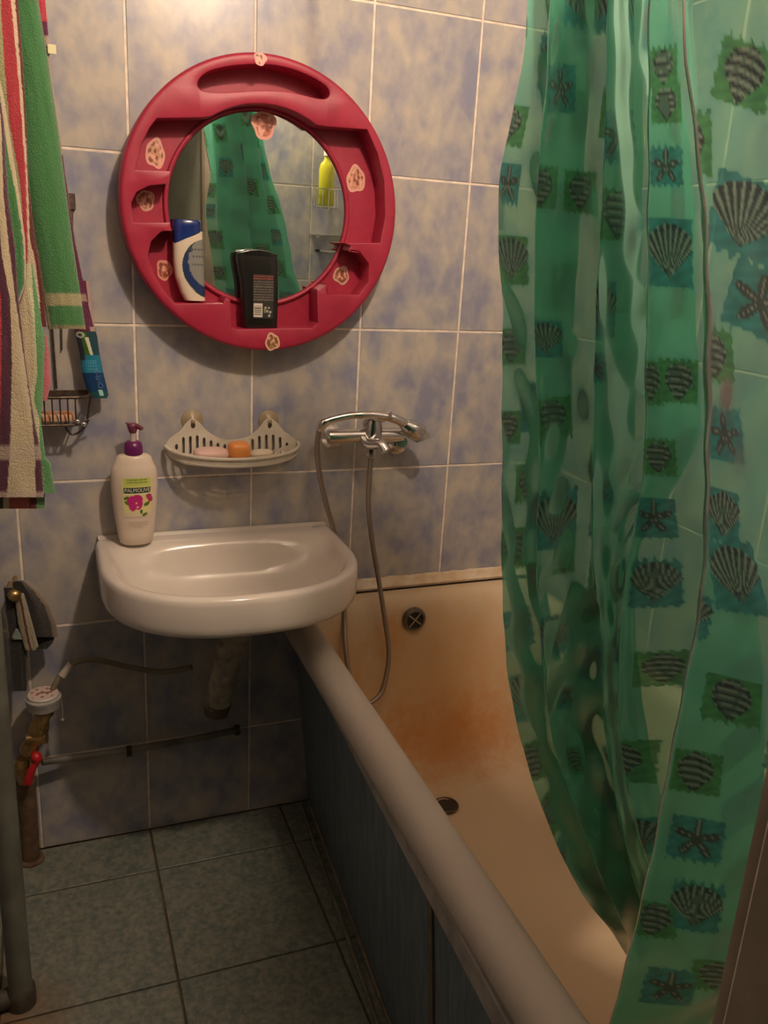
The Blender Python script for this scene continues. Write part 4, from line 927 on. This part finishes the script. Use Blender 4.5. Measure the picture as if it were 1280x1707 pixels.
# folds as (height, [(photo column, depth y) for every fold line])
Zr = [1.97, 1.66, 1.50, 1.35, 1.20, 1.05, .90, .78, .66, .55, .46, .40]
FL = {  # fold columns, per height
 1.97: [(895, -1.05), (985, -1.01), (920, -1.09), (1075, -1.07), (1010, -1.13), (1130, -1.11), (1085, -1.17), (1150, -1.17), (1140, -1.21), (1300, -1.26), (1420, -1.33)],
 1.66: [(876, -1.05), (985, -1.00), (912, -1.09), (1075, -1.06), (1008, -1.13), (1135, -1.10), (1078, -1.17), (1158, -1.17), (1133, -1.22), (1290, -1.26), (1420, -1.33)],
 1.50: [(829, -1.05), (975, -.99), (890, -1.09), (1074, -1.05), (1000, -1.13), (1160, -1.09), (1075, -1.17), (1175, -1.16), (1165, -1.22), (1290, -1.27), (1420, -1.34)],
 1.35: [(834, -1.05), (960, -.98), (885, -1.08), (1070, -1.04), (988, -1.12), (1163, -1.08), (1072, -1.16), (1180, -1.15), (1172, -1.22), (1290, -1.28), (1420, -1.34)],
 1.20: [(835, -1.05), (950, -.97), (896, -1.07), (1060, -1.03), (984, -1.11), (1165, -1.06), (1068, -1.15), (1185, -1.15), (1172, -1.22), (1290, -1.28), (1420, -1.34)],
 1.05: [(834, -1.04), (905, -1.02), (893, -1.06), (1045, -1.03), (985, -1.08), (1068, -1.06), (1044, -1.10), (1250, -1.13), (1155, -1.22), (1300, -1.28), (1420, -1.34)],
 .90: [(842, -1.03), (930, -1.0), (903, -1.05), (1040, -1.0), (1002, -1.08), (1062, -1.04), (1030, -1.10), (1280, -1.14), (1114, -1.23), (1300, -1.28), (1420, -1.34)],
 .78: [(862, -1.03), (958, -.99), (915, -1.05), (1038, -1.0), (1006, -1.08), (1076, -1.04), (1032, -1.11), (1285, -1.15), (1085, -1.235), (1290, -1.29), (1400, -1.34)],
 .66: [(905, -1.05), (1000, -1.0), (960, -1.07), (1070, -1.02), (1030, -1.09), (1100, -1.05), (1062, -1.13), (1280, -1.16), (1046, -1.245), (1260, -1.30), (1370, -1.34)],
 .55: [(962, -1.09), (1050, -1.03), (1005, -1.10), (1110, -1.05), (1060, -1.12), (1140, -1.08), (1100, -1.15), (1270, -1.17), (1006, -1.262), (1230, -1.31), (1340, -1.345)],
 .46: [(1018, -1.10), (1090, -1.04), (1045, -1.12), (1150, -1.06), (1090, -1.14), (1170, -1.09), (1130, -1.17), (1270, -1.18), (975, -1.270), (1210, -1.31), (1320, -1.345)],
 .40: [(1050, -1.11), (1110, -1.05), (1070, -1.13), (1170, -1.07), (1110, -1.15), (1190, -1.10), (1150, -1.18), (1275, -1.19), (955, -1.272), (1200, -1.31), (1310, -1.345)],
}
NZ, NU = 560, 760
YC = [-1.05, -1.030, -1.065, -1.045, -1.085, -1.060, -1.105, -1.10, -1.20, -1.27, -1.35]
SH = [.085, .085, .085, .085, .08, .08, .075, .07, .04, .02, .01]
def fold_y(k, y, z):
    b = (YC[k]*.75+y*.25) if k < 7 and z > .7 else y
    return b+SH[k]*(1 if z > .7 else .6)
ctrl = np.array([[(xat(px, fold_y(k, y, z), z), fold_y(k, y, z), z) for k, (px, y) in enumerate(FL[z])] for z in Zr])
def cr1(P, ts):  # catmull-rom along axis 0 at parameters ts
    n = len(P); out = []
    for t in ts:
        i = min(int(t), n-2); f = t-i; a, b, c_, d = P[max(i-1, 0)], P[i], P[i+1], P[min(i+2, n-1)]
        out.append(.5*((2*b)+(c_-a)*f+(2*a-5*b+4*c_-d)*f*f+(3*b-a-3*c_+d)*f**3))
    return np.array(out)
zt2 = np.linspace(0, len(Zr)-1, NZ); G = cr1(ctrl, zt2)                                # (NZ, folds, 3)
nf = G.shape[1]
# across: rounded folds — linear with softened corners
segl = np.linalg.norm(np.diff(G[NZ//3], axis=0), axis=1); cum = np.concatenate([[0], np.cumsum(segl)]); Ltot = cum[-1]
uu = np.linspace(0, Ltot, NU); base = np.zeros((NZ, NU, 3))
W = np.zeros((NU, nf))
for j, u in enumerate(uu):
    for du in np.linspace(-.010, .010, 9):
        v = min(max(u+du, 0), Ltot); k = min(np.searchsorted(cum, v, 'right')-1, nf-2); f = (v-cum[k])/(cum[k+1]-cum[k])
        W[j, k] += (1-f)/9; W[j, k+1] += f/9
base = np.einsum('jf,rfc->rjc', W, G)
# wrinkles
zz = base[..., 2]; UU = np.broadcast_to(uu, zz.shape)
rip = .0008*np.sin(UU*95+3*np.sin(zz*5)+zz*9)+.0006*np.sin(UU*41-zz*23+2*np.sin(zz*11))+.0008*np.sin(zz*70+6*np.sin(UU*14))
rip *= np.clip((1.97-zz)*4, .2, 1)
dU = np.gradient(base, axis=1); nrm = np.stack([dU[..., 1], -dU[..., 0], 0*zz], -1); nrm /= np.linalg.norm(nrm, axis=-1, keepdims=True)+1e-9
base = base+nrm*rip[..., None]
base[..., 1] = np.maximum(base[..., 1], YR+.030+np.clip((.66-zz)/.2, 0, 1)*.125)
base[..., 0] = np.where(zz < .62, np.maximum(base[..., 0], .545+.060+np.clip((.62-zz)/.16, 0, 1)*.03), base[..., 0])
# print: squares with motifs, in cloth coordinates (u across, s down)
S = np.broadcast_to((1.97-zz.mean(axis=1))[:, None]*1.03, zz.shape); Uc = UU*1.0
# let the front panel hang askew as in the photo
skew = np.clip((UU-cum[8])/.05, 0, 1)*np.clip((1.75-zz)/.1, 0, 1)
S2 = S+skew*(UU-cum[8])*-.30
# every visible motif: (photo column, photo row, width, height, ink g/b, motif 0 star 1 scallop 2 whelk, tilt)
ST = [(985,12,80,80,'b',1,0),(940,150,48,80,'b',0,.1),(1035,228,78,90,'b',0,.1),(1100,115,50,62,'g',2,0),(1108,178,50,60,'g',2,0),(1106,282,56,70,'b',0,0),(846,212,30,66,'g',2,0),(850,308,30,70,'b',0,0),
 (907,314,52,72,'g',2,0),(972,322,54,70,'g',2,0),(1036,360,76,92,'g',2,0),(1112,425,76,112,'b',1,0),(856,435,60,88,'g',1,0),(1262,505,110,115,'b',0,-.3),(1236,362,118,140,'b',1,-.3),(1236,125,98,115,'g',2,-.35),
 (1006,520,50,92,'b',1,0),(858,580,50,66,'g',2,0),(912,570,62,62,'b',1,0),(994,618,40,50,'b',0,0),(1130,642,66,74,'g',2,0),(1082,642,22,74,'g',2,0),(851,715,46,60,'g',2,0),(888,680,24,80,'b',1,0),(925,702,60,72,'g',2,.1),
 (1204,731,62,88,'b',0,.1),(1092,765,62,62,'g',2,0),(1006,815,48,56,'b',0,0),(1094,866,76,66,'b',0,0),(1200,862,56,92,'b',1,0),(928,872,74,105,'b',1,0),(861,918,62,66,'g',2,0),(1095,975,92,84,'b',1,0),(1222,965,88,112,'b',1,.2),
 (944,930,34,60,'g',2,0),(868,1050,58,62,'b',0,0),(928,1060,56,66,'b',1,0),(1003,1000,38,62,'g',2,0),(1110,1118,66,56,'g',2,0),(882,1162,50,82,'b',1,0),(950,1158,40,50,'b',0,0),(1215,1168,98,80,'g',2,0),(892,1272,60,60,'g',2,0),
 (962,1266,26,46,'g',2,0),(1156,1292,86,76,'g',2,0),(925,1352,62,48,'g',2,.5),(1158,1402,92,76,'b',0,0),(947,1432,46,46,'b',0,.6),(1000,1492,84,62,'b',1,-.2),(1155,1512,90,84,'b',1,0),(1034,1562,50,56,'g',2,.3),(1084,1532,44,62,'g',2,0),
 (1112,1650,84,60,'b',0,0),(1190,1630,60,50,'g',2,0)]
PX = base-np.array(CAM); dz_ = PX@np.array(fw); qx = 640+FPX*(PX@np.array(rt))/dz_; qy = 853.5-FPX*(PX@np.array(up))/dz_
dpu = np.abs(np.gradient(qx, axis=1)/np.gradient(uu)[None]); dps = np.abs(np.gradient(qy, axis=0)/np.gradient(S[:, 0])[:, None])
best = np.full(zz.shape, 9.); X1 = np.full(zz.shape, 9.); Y1 = np.full(zz.shape, 9.); blue = np.zeros(zz.shape, bool); kind = np.zeros(zz.shape); ra = np.zeros(zz.shape); rb = ra.copy(); rc = ra.copy()
def stamp(u0, s0, hu, hv, ink, k, ang, seed):
    x_, y_ = Uc-u0, -(S-s0); xr = (x_*math.cos(ang)+y_*math.sin(ang))/hu; yr = (-x_*math.sin(ang)+y_*math.cos(ang))/hv
    m_ = (np.maximum(abs(xr), abs(yr)) < 1.15) & (np.maximum(abs(xr), abs(yr)) < best)
    best[m_] = np.maximum(abs(xr), abs(yr))[m_]; X1[m_] = xr[m_]; Y1[m_] = yr[m_]; blue[m_] = ink == 'b'; kind[m_] = k; ra[m_] = seed % 1; rb[m_] = seed*1.7 % 1; rc[m_] = seed*2.3 % 1
placed = []
for i, (px, py, wp_, hp2, ink, k, ang) in enumerate(ST):
    d_ = np.hypot(qx-px, qy-py); near = d_ < max(6., d_.min()+2)
    idx = np.argwhere(near); ii, jj = idx[np.argmin(dz_[near])]
    hu = float(np.clip(wp_/2/max(dpu[ii, jj], 1), .016, .040)); hv = float(np.clip(hp2/2/max(dps[ii, jj], 1), .019, .042))
    stamp(uu[jj], S[ii, jj], hu, hv, ink, k, ang, i*.137+.05); placed.append((uu[jj], S[ii, jj]))
# the rest of the cloth carries the same print, sparsely
for a_ in range(int(Ltot/.105)+1):
    for b_ in range(17):
        u1, s1 = .05+a_*.105+.01*math.sin(b_*5+a_), .05+b_*.1+(a_ % 2)*.05
        if all(math.hypot(u1-p[0], s1-p[1]) > .075 for p in placed): stamp(u1, s1, .026, .028, 'gb'[(a_+b_) % 2], (2, (a_*3+b_) % 2)[(a_+b_) % 2], .1*math.sin(a_*7+b_), a_*.31+b_*.17)
edge = .06*np.sin(Y1*13+ra*20)+.05*np.sin(X1*17+rb*20)
sq = (np.abs(X1)+edge*.6 < 1.0) & (np.abs(Y1)+edge < 1.0)
nse = .5+.5*np.sin(X1*7+ra*9+2*np.sin(Y1*5))*np.sin(Y1*8+rc*7)
colr = np.zeros(zz.shape+(3,)); al_ = np.zeros(zz.shape)
colr[:] = (.15, .5, .35)
bcol = np.where(blue[..., None], np.array((.035, .25, .30)), np.array((.08, .27, .05)))*(.65+.8*nse[..., None])
colr = np.where(sq[..., None], bcol, colr); al_ = np.where(sq, .72, al_)
rr_ = np.hypot(X1, Y1); th_ = np.arctan2(Y1, X1)
# starfish
star_r = .88*(.30+.70*np.abs(np.cos(2.5*(th_-PI/2)))**2.0); star = (rr_ < star_r) & (kind == 0)
sline = star & (np.abs(np.sin(2.5*(th_-PI/2)))*rr_ < .045) & (rr_ > .12) & (np.cos(2.5*(th_-PI/2))**2 > .5)
# scallop: fan from the bottom
fx2, fy2 = X1, Y1+.75; fr = np.hypot(fx2, fy2); ft = np.arctan2(fx2, fy2)
scal = (fr < 1.62*(1-.12*(ft/1.0)**2)) & (np.abs(ft) < .88) & (kind == 1)
sc_l = scal & (np.sin(ft*34) > .55) & (fr > .2)
sc_d = scal & ((np.sin(ft*34) < -.35) | (fr > 1.42))
# whelk: rounded cone with bands
wx = X1*.9; wy = Y1; half = np.where(wy > -.1, .62*np.sqrt(np.clip(1-((wy-.1)/.75)**2, 0, 1)), .60*np.clip((wy+.95)/.85, 0, 1))
whelk = (np.abs(wx) < half) & (kind == 2)
wl_l = whelk & (np.sin((wy+.35*wx*wx)*20+wx*2) > .72)
wl_d = whelk & ((np.sin((wy+.35*wx*wx)*20+wx*2) < -.45) | (np.abs(wx) > half-.09))
for m_, c_, a_ in ((star, (.085, .045, .075), .85), (sline, (.38, .40, .36), .8), (scal, (.14, .16, .15), .8), (sc_d, (.055, .035, .07), .88), (sc_l, (.36, .42, .35), .78),
                   (whelk, (.15, .16, .15), .80), (wl_d, (.06, .035, .06), .9), (wl_l, (.36, .38, .34), .8)):
    m2 = m_ & sq if m_ is not star else m_ & (rr_ < 1.0); colr[m2] = c_; al_[m2] = a_
me = grid_mesh('curtain_sheet', base, colr, al_)
part('curtain_sheet', me, M_curtain, cu, sm=180)
# rod and rings, above the picture
rd_ = thing('curtain_rod', 'thin wire shower curtain rod running from the mirror wall to rear wall', 'rod', (.62, -.7, 2.0))
part('rod', tube([(.615, -.001, 2.00), (.615, YR-.0045, 2.00)], .0035, 10), M_chrome, rd_, sm=60)
for j in range(10):
    k = int((j+.5)/10*NU); p = Vector(base[0, k]); y = p.y
    cx_, r_r = (p.x+.615)/2, abs(p.x-.615)/2
    cc = Vector((.615, y, 2.0)); ax = (p-cc)*.5; mid = cc+ax; L_ = ax.length; ax.normalize(); bx = Vector((0, 0, 1)).cross(ax).normalized() if abs(ax.z) < .9 else Vector((1, 0, 0))
    bx = ax.cross(Vector((0, 1, 0))).normalized()
    part('ring', tube([mid+ax*(L_+.012)*math.cos(a)+bx*.016*math.sin(a) for a in np.linspace(0, 2*PI, 22)[:-1]], .0016, 6, closed=True), M_wplast, rd_, sm=60)
# lamp above the doorway
lp = thing('wall_lamp', 'bare bulb in a white holder on the wall above the doorway', 'lamp', (.60, YR, 2.36))
part('holder', tube([(.60, YR-.004, 2.40), (.60, YR+.05, 2.40), (.60, YR+.09, 2.405), (.60, YR+.11, 2.425)], [.032, .03, .022, .02], 20), mat('lamp_white', (.7, .66, .6), .4), lp, sm=50)
Nb = N('lit_bulb_glass'); Nb.b.inputs['Emission Color'].default_value = (1, .73, .45, 1); Nb.b.inputs['Emission Strength'].default_value = 8
part('bulb', lathe([(.013, .038), (.016, .020), (.028, .002), (.031, -.014), (.026, -.032), (.012, -.042), (.002, -.044)], (.60, YR+.115, 2.385), 24), Nb.m, lp, sm=60)

# small wire loop at the tub corner
wl = obj('wire_loop', tube(spline([at(519, 1182, 1, -.05), at(512, 1195, 1, -.052), at(509, 1215, 1, -.053), at(513, 1232, 1, -.052), at(523, 1241, 1, -.05)], 5), .0014, 6), mat('wire_grey', (.35, .33, .28), .6), sm=60)
tag(wl, 'thin pale wire loop poking out in the corner beside the bath panel', 'wire')
